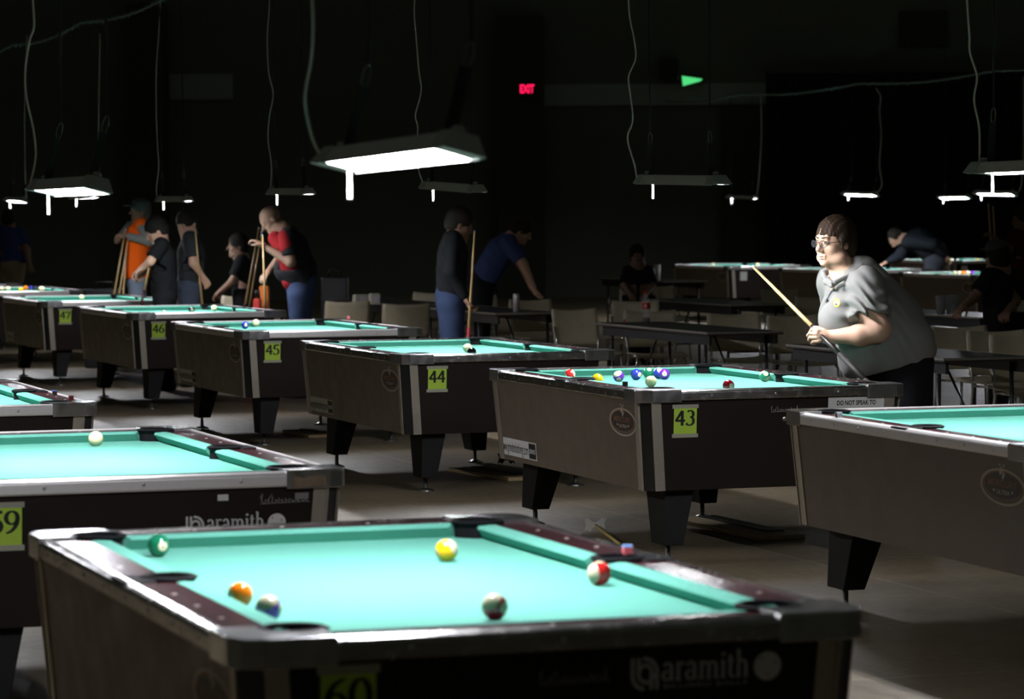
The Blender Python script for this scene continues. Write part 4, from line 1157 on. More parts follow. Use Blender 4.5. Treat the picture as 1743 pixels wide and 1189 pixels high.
for u, v, n, c in ((3, 491, 13, 'orange striped ball leftmost on the distant table full of balls'), (14, 491, 0, 'white ball second from the left edge on the distant table'), (36, 493, 1, 'yellow ball left of the orange one on the distant table'),
                (44, 490, 5, 'solid orange ball in the middle of the distant crowded table'), (52.5, 490, 2, 'blue ball touching the orange one on the distant table'), (62, 490, 8, 'black and white ball between the blue and the red ball'),
                (78, 491, 11, 'red and white striped ball on the distant crowded table'), (100, 491, 0, 'cream cue ball rightmost on the distant crowded table')):
    ball(48, u, v, n, (R_(20), R_(50), R_(-70)), c)
for u, n, c in ((1655.5, 4, 'purple ball rightmost at the rail of the distant right table'), (1648, 13, 'orange striped ball second from the right at the distant rail'), (1640.5, 5, 'orange ball in the distant row of racked balls'), (1633, 9, 'yellow striped ball in the distant row of racked balls'), (1625.5, 0, 'white ball leftmost in the distant row of racked balls')):
    ball('S', u, 464.5, n, (R_(30), R_(60), R_(-60)), c)
for u, n, c in ((1664, 1, 'yellow ball near the right end of the farthest right table'), (1621, 9, 'pale yellow ball leftmost on the farthest right table'), (1630, 10, 'blue striped ball on the farthest right table')):
    ball('R', u, 443, n, (R_(30), R_(60), R_(-60)), c)
ball('P', 1165, 448.5, 0, (0, 0, 0), 'white ball at the left corner of the farthest middle table')
ball('P', 1312, 450, 9, (R_(80), 0, 0), 'pale yellow ball beside the cue tip on the distant table')
ball('Q', 1392, 456, 3, (0, 0, 0), 'red ball left of the face of the woman on the distant table')

def chalk(k, u, v, lab, side, top, lift=.8145, rz=.2):
    p = atz(u, v, lift + .011); o = empty('chalk_cube', (p.x, p.y, lift), rz, lab, 'chalk', 'chalk cubes on the rails')
    MB().box((-.011, -.011, 0), (.011, .011, .017)).build('paper_label', mat('chalk_label_%d' % int(side[0] * 100 + side[2] * 7), side, .6), o)
    MB().sweep([[(.0108 * x, .0108 * y, .017) for x, y in ((-1, -1), (1, -1), (1, 1), (-1, 1))], [(.0108 * x, .0108 * y, .022) for x, y in ((-1, -1), (1, -1), (1, 1), (-1, 1))], [(.006 * x, .006 * y, .0195) for x, y in ((-1, -1), (1, -1), (1, 1), (-1, 1))]]).build('chalk_face', mat('chalk_face_%d' % int(top[2] * 99), top, .95), o)
    return o
chalk(60, 1068, 935, 'red and blue chalk cube on the right rail of the nearest table', (.65, .12, .14), (.25, .40, .75))
chalk(58, 121, 677, 'dark red chalk cube on the corner of the left edge table', (.22, .02, .02), (.35, .08, .08), .819)
chalk(58, 93, 668, 'blue topped dark chalk cube behind the red one on the left edge table', (.05, .03, .03), (.15, .3, .7), .812)
chalk(43, 1064, 653, 'black chalk cube on the left rail of table 43', (.006, .006, .01), (.02, .02, .04), .813)
chalk(45, 593, 540, 'pink red chalk cube on the far rail of table 45', (.7, .12, .14), (.5, .3, .35), .8125)
chalk(47, 269, 504.5, 'small red chalk cube on the right rail of table 47', (.6, .08, .08), (.5, .3, .35), .8125)
chalk(42, 1428, 705.5, 'grey chalk cube on the left rail of the right edge table', (.12, .12, .13), (.35, .35, .4), .8125)

# ------------------------------------------------------------------ planks and bridges on the floor
M_wood = mat('pale_plank', (.62, .46, .25), .6, noise=.2, scale=10, stretch=(1, 12, 1))
def plank(p, rz, L, w_, lab):
    o = empty('wood_plank', p, rz, lab, 'plank', 'planks under the table feet')
    MB().box((-L / 2, -w_ / 2, 0), (L / 2, w_ / 2, .022)).build('board', M_wood, o, bevel=.002)
    MB().box((-L / 2 + .04, .01, .0222), (L / 2 - .2, w_ / 2 - .02, .028)).build('rubber_mat', M_blackp, o)
    return o
def foot_xy(k, sx, sy):
    q = TM[k] @ Vector((sx * (X - .205), sy * (Y - .19), 0)); return q
f = foot_xy(43, 1, 1); a = atz(1180, 885, 0); b_ = atz(1330, 918, 0)
c_ = (a + b_) / 2
plank((c_.x, c_.y, 0), math.atan2(b_.y - a.y, b_.x - a.x), (b_ - a).length, .26, 'pale wooden plank on the floor behind the front leg of table 43')
a = atz(795, 800, 0); b_ = atz(898, 817, 0); c_ = (a + b_) / 2
plank((c_.x, c_.y, 0), math.atan2(b_.y - a.y, b_.x - a.x), (b_ - a).length, .26, 'pale wooden plank on the floor between tables 44 and 43')
a = atz(505, 735, 0); b_ = atz(550, 744, 0); c_ = (a + b_) / 2
plank((c_.x, c_.y, 0), math.atan2(b_.y - a.y, b_.x - a.x), (b_ - a).length, .22, 'pale wooden plank on the floor between tables 45 and 44')
def bridge(p, rz, lab, m, L):
    o = empty('mechanical_bridge', p, rz, lab, 'pool bridge')
    w_, h_ = .058, .036
    st = [(-w_, h_), (-.045, h_ - .006), (-.036, h_), (-.020, h_ - .013), (0, .012), (.020, h_ - .013), (.036, h_), (.045, h_ - .006), (w_, h_), (w_ - .012, .004), (w_, -h_), (.042, -h_ + .012), (.028, -h_), (.012, -.014), (0, -.008), (-.012, -.014), (-.028, -h_), (-.042, -h_ + .012), (-w_, -h_), (-w_ + .012, .004)]
    s = MB(); vs = [(x, -.003, z + h_) for x, z in st] + [(x, .003, z + h_) for x, z in st]; n = len(st)
    s.add(vs, [tuple(range(n)), tuple(range(2 * n - 1, n - 1, -1))] + [(i, n + i, n + (i + 1) % n, (i + 1) % n) for i in range(n)])
    s.build('bridge_head', m, o)
    if L: q = atz(1056, 926, .012) - L; MB().tube([(0, -.0, h_), (q.x * .3, q.y * .3, .026), (q.x, q.y, .011)], [.006, .008, .010], 8).build('bridge_stick', mat('yellow_stick', (.5, .36, .12), .45), o, smooth=True)
    return o
p = atz(1013, 905, 0); bridge((p.x, p.y, 0), 0, 'silver butterfly bridge head and stick lying on the floor under table 43', mat('bridge_metal', (.95, .92, .86), .5, .0), p)
p = atz(862, 797, 0); bridge((p.x, p.y, .0285), .1, 'small black bridge head standing on the plank left of table 43', M_blackp, 0)

# ------------------------------------------------------------------ seating area
M_shell = mat('tan_moulded_plastic', (.46, .40, .29), .33, noise=.14, scale=14, rvar=.08)
M_tube2 = mat('chair_chrome', (.65, .65, .66), .2, 1.0)
def make_chair():
    r = empty('stacking_chair')
    def shell(name, rows, th):
        n = len(rows[0]); A = [p for row in rows for p in row]
        nv = len(A); vs = [Vector(p) for p in A]; fs = []
        for i in range(len(rows) - 1):
            for j in range(n - 1): fs.append((i * n + j, i * n + j + 1, (i + 1) * n + j + 1, (i + 1) * n + j))
        o = mesh_obj(name, vs, fs, M_shell, r, True)
        md = o.modifiers.new('thickness', 'SOLIDIFY'); md.thickness = th; md.offset = 0
        return o
    W2 = .225
    rows = []
    for i in range(9):
        z = .50 + .31 * i / 8; row = []
        for j in range(13):
            x = -W2 + 2 * W2 * j / 12; t = x / W2
            zz = z - (.018 * (1 - t * t) if i >= 7 else 0) * (1 if i == 8 else .4)
            xx = x * (1 - .03 * (i == 8) - .06 * ((8 - i) / 8 - .5) * 0)
            row.append((xx, -.205 - .05 * (z - .5) / .3 - .035 * (1 - t * t), zz))
        rows.append(row)
    shell('backrest', rows, .009)
    rows = []
    for i in range(9):
        y = .21 - .40 * i / 8; row = []
        for j in range(11):
            x = -.215 + .43 * j / 10; t = x / .215
            row.append((x, y, .455 - .014 * (1 - t * t) - (.02 if i == 0 else .006 if i == 1 else 0)))
        rows.append(row)
    shell('seat', rows, .010)
    for s in (-1, 1):
        MB().tube([(s * .19, .14, .438), (s * .205, .17, .40), (s * .225, .20, .0)], .0105, 8).build('leg', M_tube2, r, smooth=True)
        MB().tube([(s * .215, -.222, .66), (s * .205, -.205, .50), (s * .20, -.20, .40), (s * .225, -.25, .0)], .0105, 8).build('leg', M_tube2, r, smooth=True)
    s = MB()
    for q in (-1, 1): s.tube([(q * .19, .15, .434), (q * .2, -.2, .43)], .0095, 8)
    s.tube([(-.19, .10, .433), (.19, .10, .433)], .009, 8)
    s.build('seat_frame', M_tube2, r, smooth=True)
    return r
CH = make_chair(); first = [True]
def chair(u, vtop, rz, lab, Y_=None):
    hor = 359.7 - .00776 * (u - 871)
    Yd = Y_ or .842 * FPX / (vtop - hor)
    p = at(u, vtop, Yd)
    o = CH if first[0] else copy_tree(CH); first[0] = False
    a = math.radians(rz); back = Vector((math.sin(a), -math.cos(a), 0)) * .22
    o.location = (p.x - back.x, p.y - back.y, 0); o.rotation_euler = (0, 0, a)
    tag(o, lab, 'chair', 'tan shell chairs around the black tables'); return o
chair(981, 521, 210, 'tan chair facing us between the can and the cola bottle', 27.9)
chair(1108, 529, 190, 'tan chair right behind the cola bottle')
chair(1251, 534, 192, 'tan chair behind the black table right of the cola bottle')
chair(1353, 537, 196, 'large tan chair back just left of the belly of the woman')
chair(1636, 556, 200, 'tan chair behind the black table right of the woman')
chair(1700, 563, 196, 'tan chair third from the right edge of the picture, partly overlapped')
chair(1742, 571, 188, 'tan chair cut off by the right edge of the picture')
chair(905, 515, 205, 'tan chair just right of the tall can', 31.0)
chair(735, 498, 160, 'distant tan chair left of the man in the black sweater')
chair(812, 503, 200, 'distant tan chair right of the hand holding the cue upright')
chair(1722, 526, 190, 'dim tan chair in the second row at the right edge', 29.6)
chair(1118, 487, 200, 'dim dark chair back behind the cola bottle, farther away')
chair(1080, 512, 170, 'dim chair in shadow left of the cola bottle')
chair(1330, 492, 200, 'dim chair far behind the raised cue')
chair(1392, 505, 170, 'dim chair in shadow behind the elbow of the woman')
chair(590, 522, 20, 'dim chair under the table with the white cartons', 31.0)
chair(690, 527, 15, 'dim chair left of the jeans of the standing man', 30.0)
M_top = mat('dark_tabletop', (.022, .016, .013), .33, noise=.2, scale=8)
M_edge = mat('table_edge_metal', (.40, .38, .34), .35, .8)
def make_ftable():
    r = empty('folding_table'); a, b = .30, 1.19
    MB().box((-a, -b, .726), (a, b, .75)).build('tabletop', M_top, r, bevel=.003)
    s = MB(); t = .004
    for lo, hi in (((-a - t, -b - t, .738), (-a, b + t, .7515)), ((a, -b - t, .738), (a + t, b + t, .7515)), ((-a, -b - t, .738), (a, -b, .7515)), ((-a, b, .738), (a, b + t, .7515))): s.box(lo, hi)
    s.build('edge_band', M_edge, r)
    s = MB(); s.box((-a + .03, -b + .04, .655), (-a + .05, b - .04, .726)); s.box((a - .05, -b + .04, .655), (a - .03, b - .04, .726)); s.build('apron', M_blackp, r)
    for sx in (-1, 1):
        for sy in (-1, 1):
            MB().tube([(sx * .24, sy * 1.0, .72), (sx * .25, sy * 1.0, 0)], .014, 8).build('leg', M_blackp, r, smooth=True)
    for sy in (-1, 1):
        MB().tube([(0, sy * 1.0, .3), (0, sy * .55, .72)], .009, 6).build('brace', M_blackp, r, smooth=True)
        MB().tube([(-.25, sy * 1.0, .3), (.25, sy * 1.0, .3)], .010, 6).build('crossbar', M_blackp, r, smooth=True)
    return r
FT = make_ftable()
for i, (e0, l0, lab) in enumerate(((8.77, 22.1, 'black folding table with the cola bottle on it'), (8.8, 27.2, 'black folding table with the tall can on it'), (8.8, 30.3, 'black folding table with white cartons at the left'),
        (8.47, 17.55, 'black folding table behind the woman at the lower right'), (11.9, 24.0, 'dim black table with clear pitchers right of the woman'), (11.5, 28.4, 'dim black table in the middle distance behind the chairs'),
        (14.6, 38.3, 'far black table with white cups in the dark centre'), (12.0, 19.6, 'dim black table at the right edge behind the chairs'))):
    t = FT if i == 0 else copy_tree(FT)
    c = G(e0 + .30, l0 + 1.2); t.location = (c.x, c.y, 0); t.rotation_euler = (0, 0, TH); tag(t, lab, 'table', 'black folding tables')
# things on those tables
def bottle():
    p = atz(1100, 549, .7515); o = empty('cola_bottle', (p.x, p.y, .7515), 0, 'clear plastic bottle with red label and a little dark drink left', 'bottle')
    MB().lathe([(.002, .0), (.028, .0), (.032, .02), (.031, .09), (.033, .11), (.033, .15), (.030, .17), (.016, .215), (.012, .225), (.012, .235)], 20).build('bottle_body', mat('clear_plastic', (.5, .5, .5), .08, alpha=.22), o, smooth=True)
    MB().lathe([(.002, .002), (.027, .002), (.030, .02), (.0295, .042), (.0, .042)], 20).build('drink', mat('dark_cola', (.012, .004, .003), .1), o, smooth=True)
    lb = MB().lathe([(.0335, .112), (.0338, .113), (.0338, .158), (.0335, .16)], 20).build('label', mat('red_label', (.40, .012, .015), .4), o, smooth=True)
    c = MB(); n = 14; c.add([(-.006 + .011 * math.cos(2 * math.pi * k / n), -.0352, .135 + .013 * math.sin(2 * math.pi * k / n)) for k in range(n)], [tuple(range(n))]); c.m = 1
    c.add([(-.006 + .006 * math.cos(2 * math.pi * k / n), -.0358, .135 + .007 * math.sin(2 * math.pi * k / n)) for k in range(n)], [tuple(range(n))]); c.build('round_mark', [M_paper, mat('red_label', (.4, .01, .01))], lb)
    MB().lathe([(.0125, .228), (.0138, .23), (.0138, .25), (.0, .251)], 16).build('cap', mat('red_cap', (.45, .01, .01), .4), o, smooth=True)
bottle()
chalkp = atz(1063, 547.5, .7515); c = chalk(0, 1063, 545, 'pinkish red chalk cube on the table left of the cola bottle', (.45, .05, .07), (.4, .2, .25)); c.location = (chalkp.x, chalkp.y, .7515); c['group'] = 'chalk cubes on the tables'
p = atz(879, 530.5, .7515); o = empty('drink_can', (p.x, p.y, .7515), 0, 'tall silver can with dark and red print on the black table', 'can')
MB().lathe([(.0, 0), (.024, 0), (.0285, .008), (.0285, .145), (.024, .16), (.021, .163), (.0, .160)], 20).build('can_body', mat('can_silver', (.6, .6, .62), .3, .7), o, smooth=True)
s = MB()
for i in range(7): s.add([(-.012 + .003 * math.sin(i * 2), -.0290, .035 + i * .014), (.008 + .006 * math.cos(i * 3), -.0290, .037 + i * .014), (.012, -.0290, .045 + i * .014), (-.006, -.0290, .043 + i * .014)], [(0, 1, 2, 3)])
s.build('printed_pattern', mat('can_red_print', (.35, .03, .04), .5), o)
def cup(u, v, Yd, h, r0, r1, m, lab, cat='cup', z0=.7515, g='cups on the tables'):
    p = at(u, v, Yd); o = MB().lathe([(0, 0), (r0, 0), (r1, h), (r1 - .003, h), (r0 - .003, .004), (0, .004)], 16).build('plastic_cup' if cat == 'cup' else 'pitcher', m, smooth=True)
    o.location = (p.x, p.y, z0); return tag(o, lab, cat, g)
M_cup = mat('frosted_cup', (.55, .56, .58), .3, alpha=.5); M_cupw = mat('white_cup', (.7, .7, .68), .5)
cup(1601, 535, 27.3, .16, .034, .046, M_cup, 'clear tall cup on the dim table, left of the pitcher')
cup(1621, 535, 27.4, .16, .05, .058, M_cup, 'clear wide pitcher on the dim table right of the woman', 'pitcher')
for e0, l0, h, lab in ((14.75, 38.9, .2, 'tall white cup on the far table in the dark centre'), (14.95, 39.6, .14, 'small white cup on the far table, farther right')):
    q = G(e0, l0); o = MB().lathe([(0, 0), (.03, 0), (.04, h), (.037, h), (.028, .004), (0, .004)], 14).build('plastic_cup', M_cupw, smooth=True); o.location = (q.x, q.y, .7515); tag(o, lab, 'cup', 'cups on the tables')
def carton(u, Yd, w_, d_, h, lab, m):
    p = at(u, 500, Yd); o = empty('carton', (p.x, p.y, .7515), TH, lab, 'box', 'cartons on the table')
    MB().box((-w_ / 2, -d_ / 2, 0), (w_ / 2, d_ / 2, h)).build('box_body', m, o, bevel=.004)
    MB().box((-w_ / 2 + .01, -d_ / 2 + .01, h), (w_ / 2 - .01, d_ / 2 - .01, h + .006)).build('box_lid', m, o)
    MB().box((-.02, -d_ / 2 - .002, h * .2), (.035, -d_ / 2, h * .8)).build('round_label', mat('pale_label', (.5, .45, .55), .6), o)
M_cream = mat('cream_card', (.42, .40, .32), .8)
carton(614, 32.3, .14, .12, .075, 'cream carton at the left of the pair on the distant table', M_cream)
carton(637, 31.7, .09, .10, .10, 'cream carton at the right of the pair on the distant table', M_cream)

# ------------------------------------------------------------------ people in the background
def PZ(Yd):
    return (lambda u, v, dy=0.0: at(u, v, Yd + dy)), (lambda u, z, dy=0.0: Vector((at(u, 500, Yd + dy).x, Yd + dy, z)))
def stand(Yd, u, z=None):
    _, Z_ = PZ(Yd); return Z_
M_black = cloth('black_knit', (.010, .010, .012)); M_denim = cloth('blue_denim', (.03, .045, .095)); M_navy = cloth('navy_fleece', (.022, .026, .036))
M_blue = cloth('blue_tee', (.055, .075, .20)); M_orange = cloth('orange_vest', (1.0, .13, .008)); M_char = cloth('charcoal_tee', (.035, .036, .04)); M_tan = cloth('khaki', (.22, .17, .10)); M_redc = cloth('dark_red_cloth', (.20, .008, .011)); M_grey = cloth('grey_marl', (.20, .20, .19))
# standing man in black sweater
p, z = PZ(25.3)
person('person', 'man in black sweater and jeans standing with an upright cue behind table 44', dict(
    head=p(783, 380), neck=p(778, 398), shl=p(768, 406, .19), shr=p(771, 406, -.19), chest=p(771, 430), pelvis=p(768, 500),
    ell=p(754, 455, .24), elr=p(768, 462, -.25), wrl=p(750, 500, .16), wrr=p(791, 505, -.20), hipl=z(766, .92, .09), hipr=z(768, .92, -.09), knl=z(768, .5, .11), knr=z(772, .5, -.10), anl=z(766, .09, .12), anr=z(772, .09, -.10)),
    skin=M_skin2, shirt=M_black, trousers=M_denim, sleeve='long', fwd=(1, -.15, 0), hfwd=(.9, .1, -.35), hairc=(.03, .022, .018))
cue(p(808, 391, -.22), z(786, .004, -.24), 'upright pool cue with red butt held by the man in black sweater', 'pool cues in use', butt=(.42, .035, .06), wrap=(.42, .035, .06))
# leaning woman in blue
p, z = PZ(32.0)
person('person', 'person in blue tee leaning over a dark table left of centre', dict(
    head=p(888, 393), neck=p(874, 402), shl=p(862, 408, .18), shr=p(866, 412, -.18), chest=p(852, 428), pelvis=p(822, 476),
    ell=p(886, 448, .18), elr=p(890, 450, -.2), wrl=p(904, 487, .15), wrr=p(908, 489, -.18), hipl=z(820, .88, .1), hipr=z(820, .88, -.1), knl=z(822, .5, .11), knr=z(820, .5, -.11), anl=z(815, .09, .12), anr=z(813, .09, -.12)),
    shirt=M_blue, trousers=M_black, fwd=(1, -.1, 0), hfwd=(.95, -.1, -.5), hairc=(.05, .03, .02), hairkw=dict(back=-.13), bulk=1.18)
# bald man in black and red
p, z = PZ(29.0)
def redfront(root, base, J, M):
    b = Body(J['pelvis'] - Vector((.4, .4, .35)), J['neck'] + Vector((.4, .4, .2)), .009)
    f = Vector((-.075, -.06, 0)); b.cone(J['neck'] + f * .7 + Vector((0, 0, -.08)), J['chest'] + f, .07, .095, .03); b.cone(J['chest'] + f, J['pelvis'] + f * 1.1, .095, .092, .03)
    b.cone(J['shr'] + f * .3, J['shr'].lerp(J['elr'], .45) + f * .2, .064, .068, .03); b.mesh('red_front_panel', M_redc, root)
person('person', 'bald man in black and dark red shirt bending forward behind table 45', dict(
    head=p(461, 374), neck=p(480, 390), shl=p(494, 398, .2), shr=p(490, 402, -.18), chest=p(500, 420), pelvis=p(514, 478),
    ell=p(476, 440, .26), elr=p(495, 446, -.26), wrl=p(457, 462, .1), wrr=p(449, 418, -.2), hipl=z(512, .9, .1), hipr=z(512, .9, -.1), knl=z(512, .5, .12), knr=z(508, .5, -.12), anl=z(516, .09, .12), anr=z(512, .09, -.12)),
    skin=M_skin2, shirt=M_black, trousers=M_denim, fwd=(-1, -.15, 0), hfwd=(-.8, -.2, -.6), hairc=None, bulk=1.12, belly=.06, extras=[redfront])
cue(p(447, 398, -.24), z(456, .004, -.2), 'pool cue held upright by the bald man', 'pool cues in use')
# person in orange
p, z = PZ(34.9)
def cap(m, col):
    def f(root, base, J, M):
        h = Body(J['head'] - Vector((.25, .25, .2)), J['head'] + Vector((.25, .25, .25)), .007)
        h.ell(J['head'] + M @ Vector((0, -.01, .06)), (.092, .108, .075), M, .01); h.cut(J['head'] + M @ Vector((0, 0, .04)), M @ Vector((0, .1, -1)), .005)
        h.ell(J['head'] + M @ Vector((0, .12, .052)), (.07, .07, .012), M, .01); h.mesh('cap', mat(m, col, .8), root)
    return f
def vest(root, base, J, M):
    b = Body(J['pelvis'] - Vector((.4, .4, .35)), J['neck'] + Vector((.4, .4, .2)), .010)
    for dy in (-.07, .07): b.cone(J['chest'] + Vector((0, dy, .04)), J['pelvis'] + Vector((0, dy, -.06)), .13, .135, .04)
    b.cone(J['shl'], J['shr'], .075, .075, .04); b.cut(J['pelvis'] + Vector((0, 0, -.12)), (0, 0, -1), .005); b.mesh('orange_vest', M_orange, root)
person('person', 'person in bright orange vest, grey sleeves, cap and jeans behind table 46', dict(
    head=p(238, 358), neck=p(240, 374), shl=p(243, 382, .18), shr=p(240, 382, -.18), chest=p(237, 405), pelvis=p(233, 455),
    ell=p(222, 385, .24), elr=p(255, 410, -.26), wrl=p(208, 398, .1), wrr=p(218, 402, -.28), hipl=z(234, .93, .09), hipr=z(234, .93, -.09), knl=z(234, .5, .1), knr=z(236, .5, -.1), anl=z(236, .09, .1), anr=z(236, .09, -.1)),
    skin=M_skin2, shirt=M_grey, trousers=cloth('pale_denim', (.22, .27, .36)), sleeve='long', fwd=(-1, -.4, 0), hairc=(.1, .1, .1), extras=[cap('grey_cap', (.09, .09, .09)), vest])
p, z = PZ(30.35)
def logo_patch(root, base, J, M):
    s = MB(); c = J['chest'] + Vector((.045, -.235, -.02)); n = 12
    s.add([c + Vector((.05 * math.cos(2 * math.pi * k / n), 0, .06 * math.sin(2 * math.pi * k / n))) for k in range(n)], [tuple(range(n))]); s.build('shirt_print', M_char, root)
person('person', 'person in black shirt stooping right of the orange vest, holding a cue', dict(
    head=p(266, 392), neck=p(272, 408), shl=p(276, 416, .18), shr=p(274, 416, -.18), chest=p(278, 438), pelvis=p(280, 485),
    ell=p(258, 448, .24), elr=p(256, 445, -.24), wrl=p(245, 462, .1), wrr=p(242, 456, -.2), hipl=z(280, .86, .09), hipr=z(280, .86, -.09), knl=z(276, .46, .1), knr=z(276, .46, -.1), anl=z(284, .09, .1), anr=z(284, .09, -.1)),
    shirt=M_black, trousers=M_black, fwd=(-1, -.2, 0), hfwd=(-.9, -.2, -.5), hairc=(.015, .012, .01))
cue(p(262, 412, -.22), p(228, 492, -.2) + Vector((0, 0, -.45)), 'pool cue held at a slant by the stooping person in black', 'pool cues in use')
p, z = PZ(31.1)
person('person', 'person in charcoal shirt and jeans looking down left of the seated one', dict(
    head=p(317, 381), neck=p(322, 398), shl=p(326, 406, .18), shr=p(324, 406, -.18), chest=p(326, 430), pelvis=p(326, 482),
    ell=p(334, 448, .24), elr=p(330, 448, -.26), wrl=p(338, 470, .1), wrr=p(343, 468, -.24), hipl=z(326, .92, .09), hipr=z(324, .92, -.09), knl=z(330, .5, .12), knr=z(320, .5, -.1), anl=z(332, .09, .12), anr=z(320, .09, -.1)),
    shirt=M_char, trousers=cloth('grey_denim', (.06, .075, .11)), fwd=(-.3, -1, 0), hfwd=(-.5, -.8, -.4), hairc=(.03, .025, .02), bulk=1.12)
cue(p(331, 378, -.3), z(356, .004, -.3), 'pool cue held upright by the person in charcoal shirt', 'pool cues in use')
p, z = PZ(33.0)
chair(408, 470, 160, 'dim chair under the seated person in black', 33.2)
person('person', 'seated person in black between the charcoal shirt and the leaning cues', dict(
    head=p(405, 418), neck=p(410, 435), shl=p(414, 444, .18), shr=p(412, 444, -.18), chest=p(414, 460), pelvis=z(416, .56),
    ell=p(398, 478, .22), elr=p(396, 478, -.22), wrl=p(380, 492, .1), wrr=p(378, 494, -.15), hipl=z(412, .54, .1), hipr=z(412, .54, -.1), knl=z(385, .5, .12), knr=z(384, .5, -.12), anl=z(384, .09, .12), anr=z(383, .09, -.12)),
    skin=M_skin2, shirt=M_black, trousers=M_black, fwd=(-1, -.2, 0), hairc=(.015, .012, .01))
cue(p(441, 386, -.9), z(392, .004, -1.3), 'left one of the two cues leaning in front of the seated person')
cue(p(446, 392, -.7), z(402, .004, -1.1), 'right one of the two cues leaning in front of the seated person')
for i, (a, b, lab) in enumerate((((214, 388), (170, 500), 'leftmost of the cues leaning left of the orange vest'), ((220, 396), (180, 500), 'middle one of the cues leaning left of the orange vest'), ((216, 430), (196, 500), 'short slanted cue right of the other two by the orange vest'))):
    cue(at(*a, 34.7), Vector((at(*b, 34.3 - i * .1).x, 34.3 - i * .1, .01)), lab)
# bags and cases
def bag(u, Yd, w_, h, lab, m, name='cue_case', rz=0.0):
    q = at(u, 500, Yd); o = empty(name, (q.x, q.y, 0), rz, lab, 'bag')
    MB().box((-w_ / 2, -.09, 0), (w_ / 2, .09, h)).build('bag_body', m, o, bevel=.02)
    MB().tube([(-w_ * .25, 0, h - .005), (-w_ * .2, 0, h + .07), (w_ * .2, 0, h + .07), (w_ * .25, 0, h - .005)], .012, 6).build('handle', M_blackp, o, smooth=True)
bag(438, 30.2, .07, .86, 'narrow red cue case standing behind table 45', mat('red_case', (.5, .03, .02), .6))
bag(450, 30.5, .09, .97, 'narrow orange case standing next to the red one', mat('orange_case', (.85, .22, .03), .6))
bag(178, 35.0, .42, .85, 'bulky black bag left of the jeans of the orange vest wearer', M_blackp, 'gear_bag')
bag(570, 34.0, .28, .98, 'black bag standing left of the white cartons', M_blackp, 'gear_bag')
# big man at the left edge
p, z = PZ(43.5)
person('person', 'large man in dark blue shirt and khaki trousers at the left edge', dict(
    head=p(14, 372), neck=p(17, 388), shl=p(30, 396, .1), shr=p(2, 396, -.1), chest=p(16, 412), pelvis=p(16, 448),
    ell=p(44, 425, .0), elr=p(-12, 425, -.1), wrl=p(50, 448, -.1), wrr=p(-16, 448, -.1), hipl=z(24, .92, .0), hipr=z(8, .92, .0), knl=z(26, .5, .0), knr=z(6, .5, .0), anl=z(26, .09, .0), anr=z(6, .09, .0)),
    skin=M_skin2, shirt=cloth('navy_tee', (.03, .045, .13)), trousers=M_tan, fwd=(0, 1, 0), hairc=(.03, .02, .015), bulk=1.5, belly=.12, res=.012)
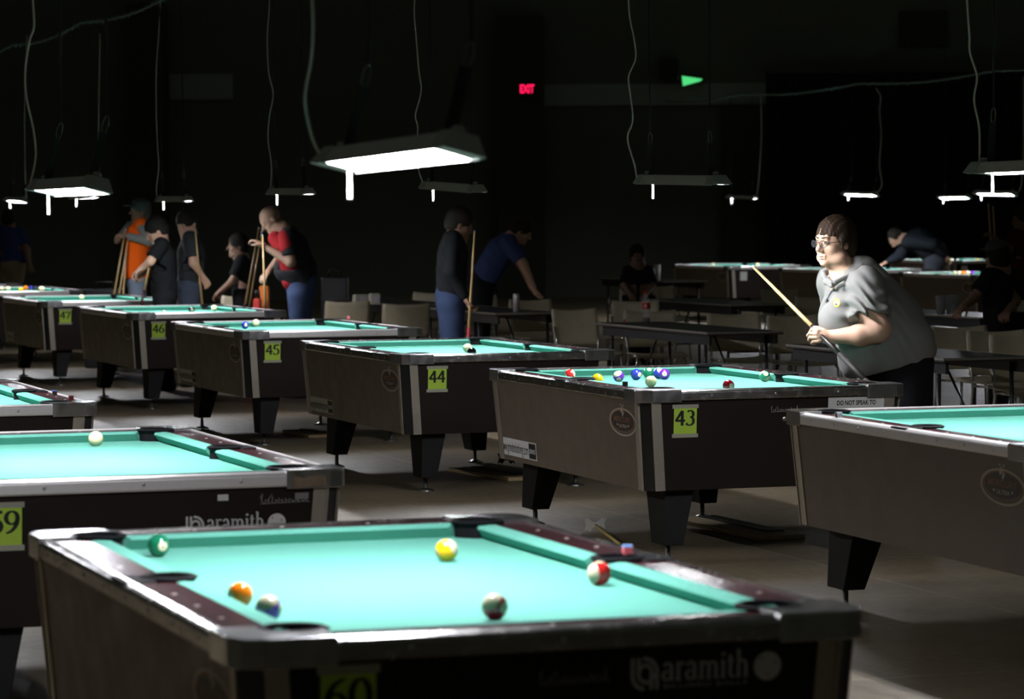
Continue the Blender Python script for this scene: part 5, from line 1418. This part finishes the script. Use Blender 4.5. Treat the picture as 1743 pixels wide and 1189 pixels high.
# bending man at the right, seated ones in the shadows
p, z = PZ(46.8)
person('person', 'dark-haired man in navy top bending low over a distant table', dict(
    head=p(1523, 404), neck=p(1537, 406), shl=p(1546, 413, .16), shr=p(1548, 410, -.16), chest=p(1564, 409), pelvis=p(1592, 432),
    ell=p(1530, 436, -.02), elr=p(1590, 416, -.34), wrl=p(1509, 446, -.1), wrr=p(1610, 436, -.3), hipl=p(1592, 444, .1), hipr=p(1592, 444, -.1), knl=z(1580, .5, .1), knr=z(1584, .5, -.1), anl=z(1590, .09, .1), anr=z(1592, .09, -.1)),
    shirt=M_navy, trousers=cloth('slate_trousers', (.07, .08, .10)), sleeve='long', fwd=(-1, -.2, 0), hfwd=(-.75, -.55, -.45), hairc=(.03, .022, .018), bulk=1.55, res=.010)
p, z = PZ(24.8)
person('person', 'seated dark figure in a cap in front of the ball tray at the right', dict(
    head=p(1697, 436), neck=p(1703, 458), shl=p(1722, 470, .1), shr=p(1684, 470, -.1), chest=p(1706, 492), pelvis=z(1712, .56),
    ell=p(1728, 512, .0), elr=p(1660, 505, -.15), wrl=p(1715, 530, -.25), wrr=p(1640, 522, -.3), hipl=z(1720, .54, .0), hipr=z(1704, .54, .0), knl=z(1714, .5, -.4), knr=z(1692, .5, -.4), anl=z(1714, .09, -.4), anr=z(1692, .09, -.4)),
    skin=M_skin2, shirt=M_black, trousers=M_black, fwd=(-.4, .9, 0), hairc=(.012, .01, .01), extras=[cap('dark_grey_cap', (.05, .05, .05))])
p, z = PZ(30.0)
person('person', 'dim standing figure in dark red at the upper right edge with two cues', dict(
    head=p(1742, 374), neck=p(1744, 392), shl=p(1762, 400, .1), shr=p(1728, 402, -.1), chest=p(1746, 424), pelvis=p(1746, 478),
    ell=p(1770, 440, .0), elr=p(1716, 425, -.15), wrl=p(1760, 470, -.1), wrr=p(1696, 408, -.2), hipl=z(1754, .92, .0), hipr=z(1738, .92, .0), knl=z(1754, .5, .0), knr=z(1738, .5, .0), anl=z(1754, .09, .0), anr=z(1738, .09, .0)),
    skin=M_skin2, shirt=cloth('maroon_tee', (.08, .01, .012)), trousers=M_black, fwd=(-.9, -.3, 0), hairc=(.012, .01, .01))
cue(p(1682, 345, -.25), z(1702, .004, -.25), 'left one of the two upright cues at the upper right')
cue(p(1690, 350, -.2), z(1709, .004, -.2), 'right one of the two upright cues at the upper right')
p, z = PZ(34.8)
chair(1090, 480, 180, 'dim chair under the seated figure in the dark centre', 35.2)
person('person', 'seated figure in black barely visible in the dark centre', dict(
    head=p(1085, 436), neck=p(1086, 453), shl=p(1102, 462, .0), shr=p(1070, 462, .0), chest=p(1087, 478), pelvis=z(1088, .56),
    ell=p(1110, 488, -.05), elr=p(1062, 488, -.05), wrl=p(1100, 500, -.25), wrr=p(1072, 500, -.25), hipl=z(1096, .54, .0), hipr=z(1080, .54, .0), knl=z(1100, .5, -.42), knr=z(1076, .5, -.42), anl=z(1100, .09, -.42), anr=z(1076, .09, -.42)),
    skin=M_skin2, shirt=M_black, trousers=M_black, fwd=(0, -1, 0), hairc=(.012, .01, .01))
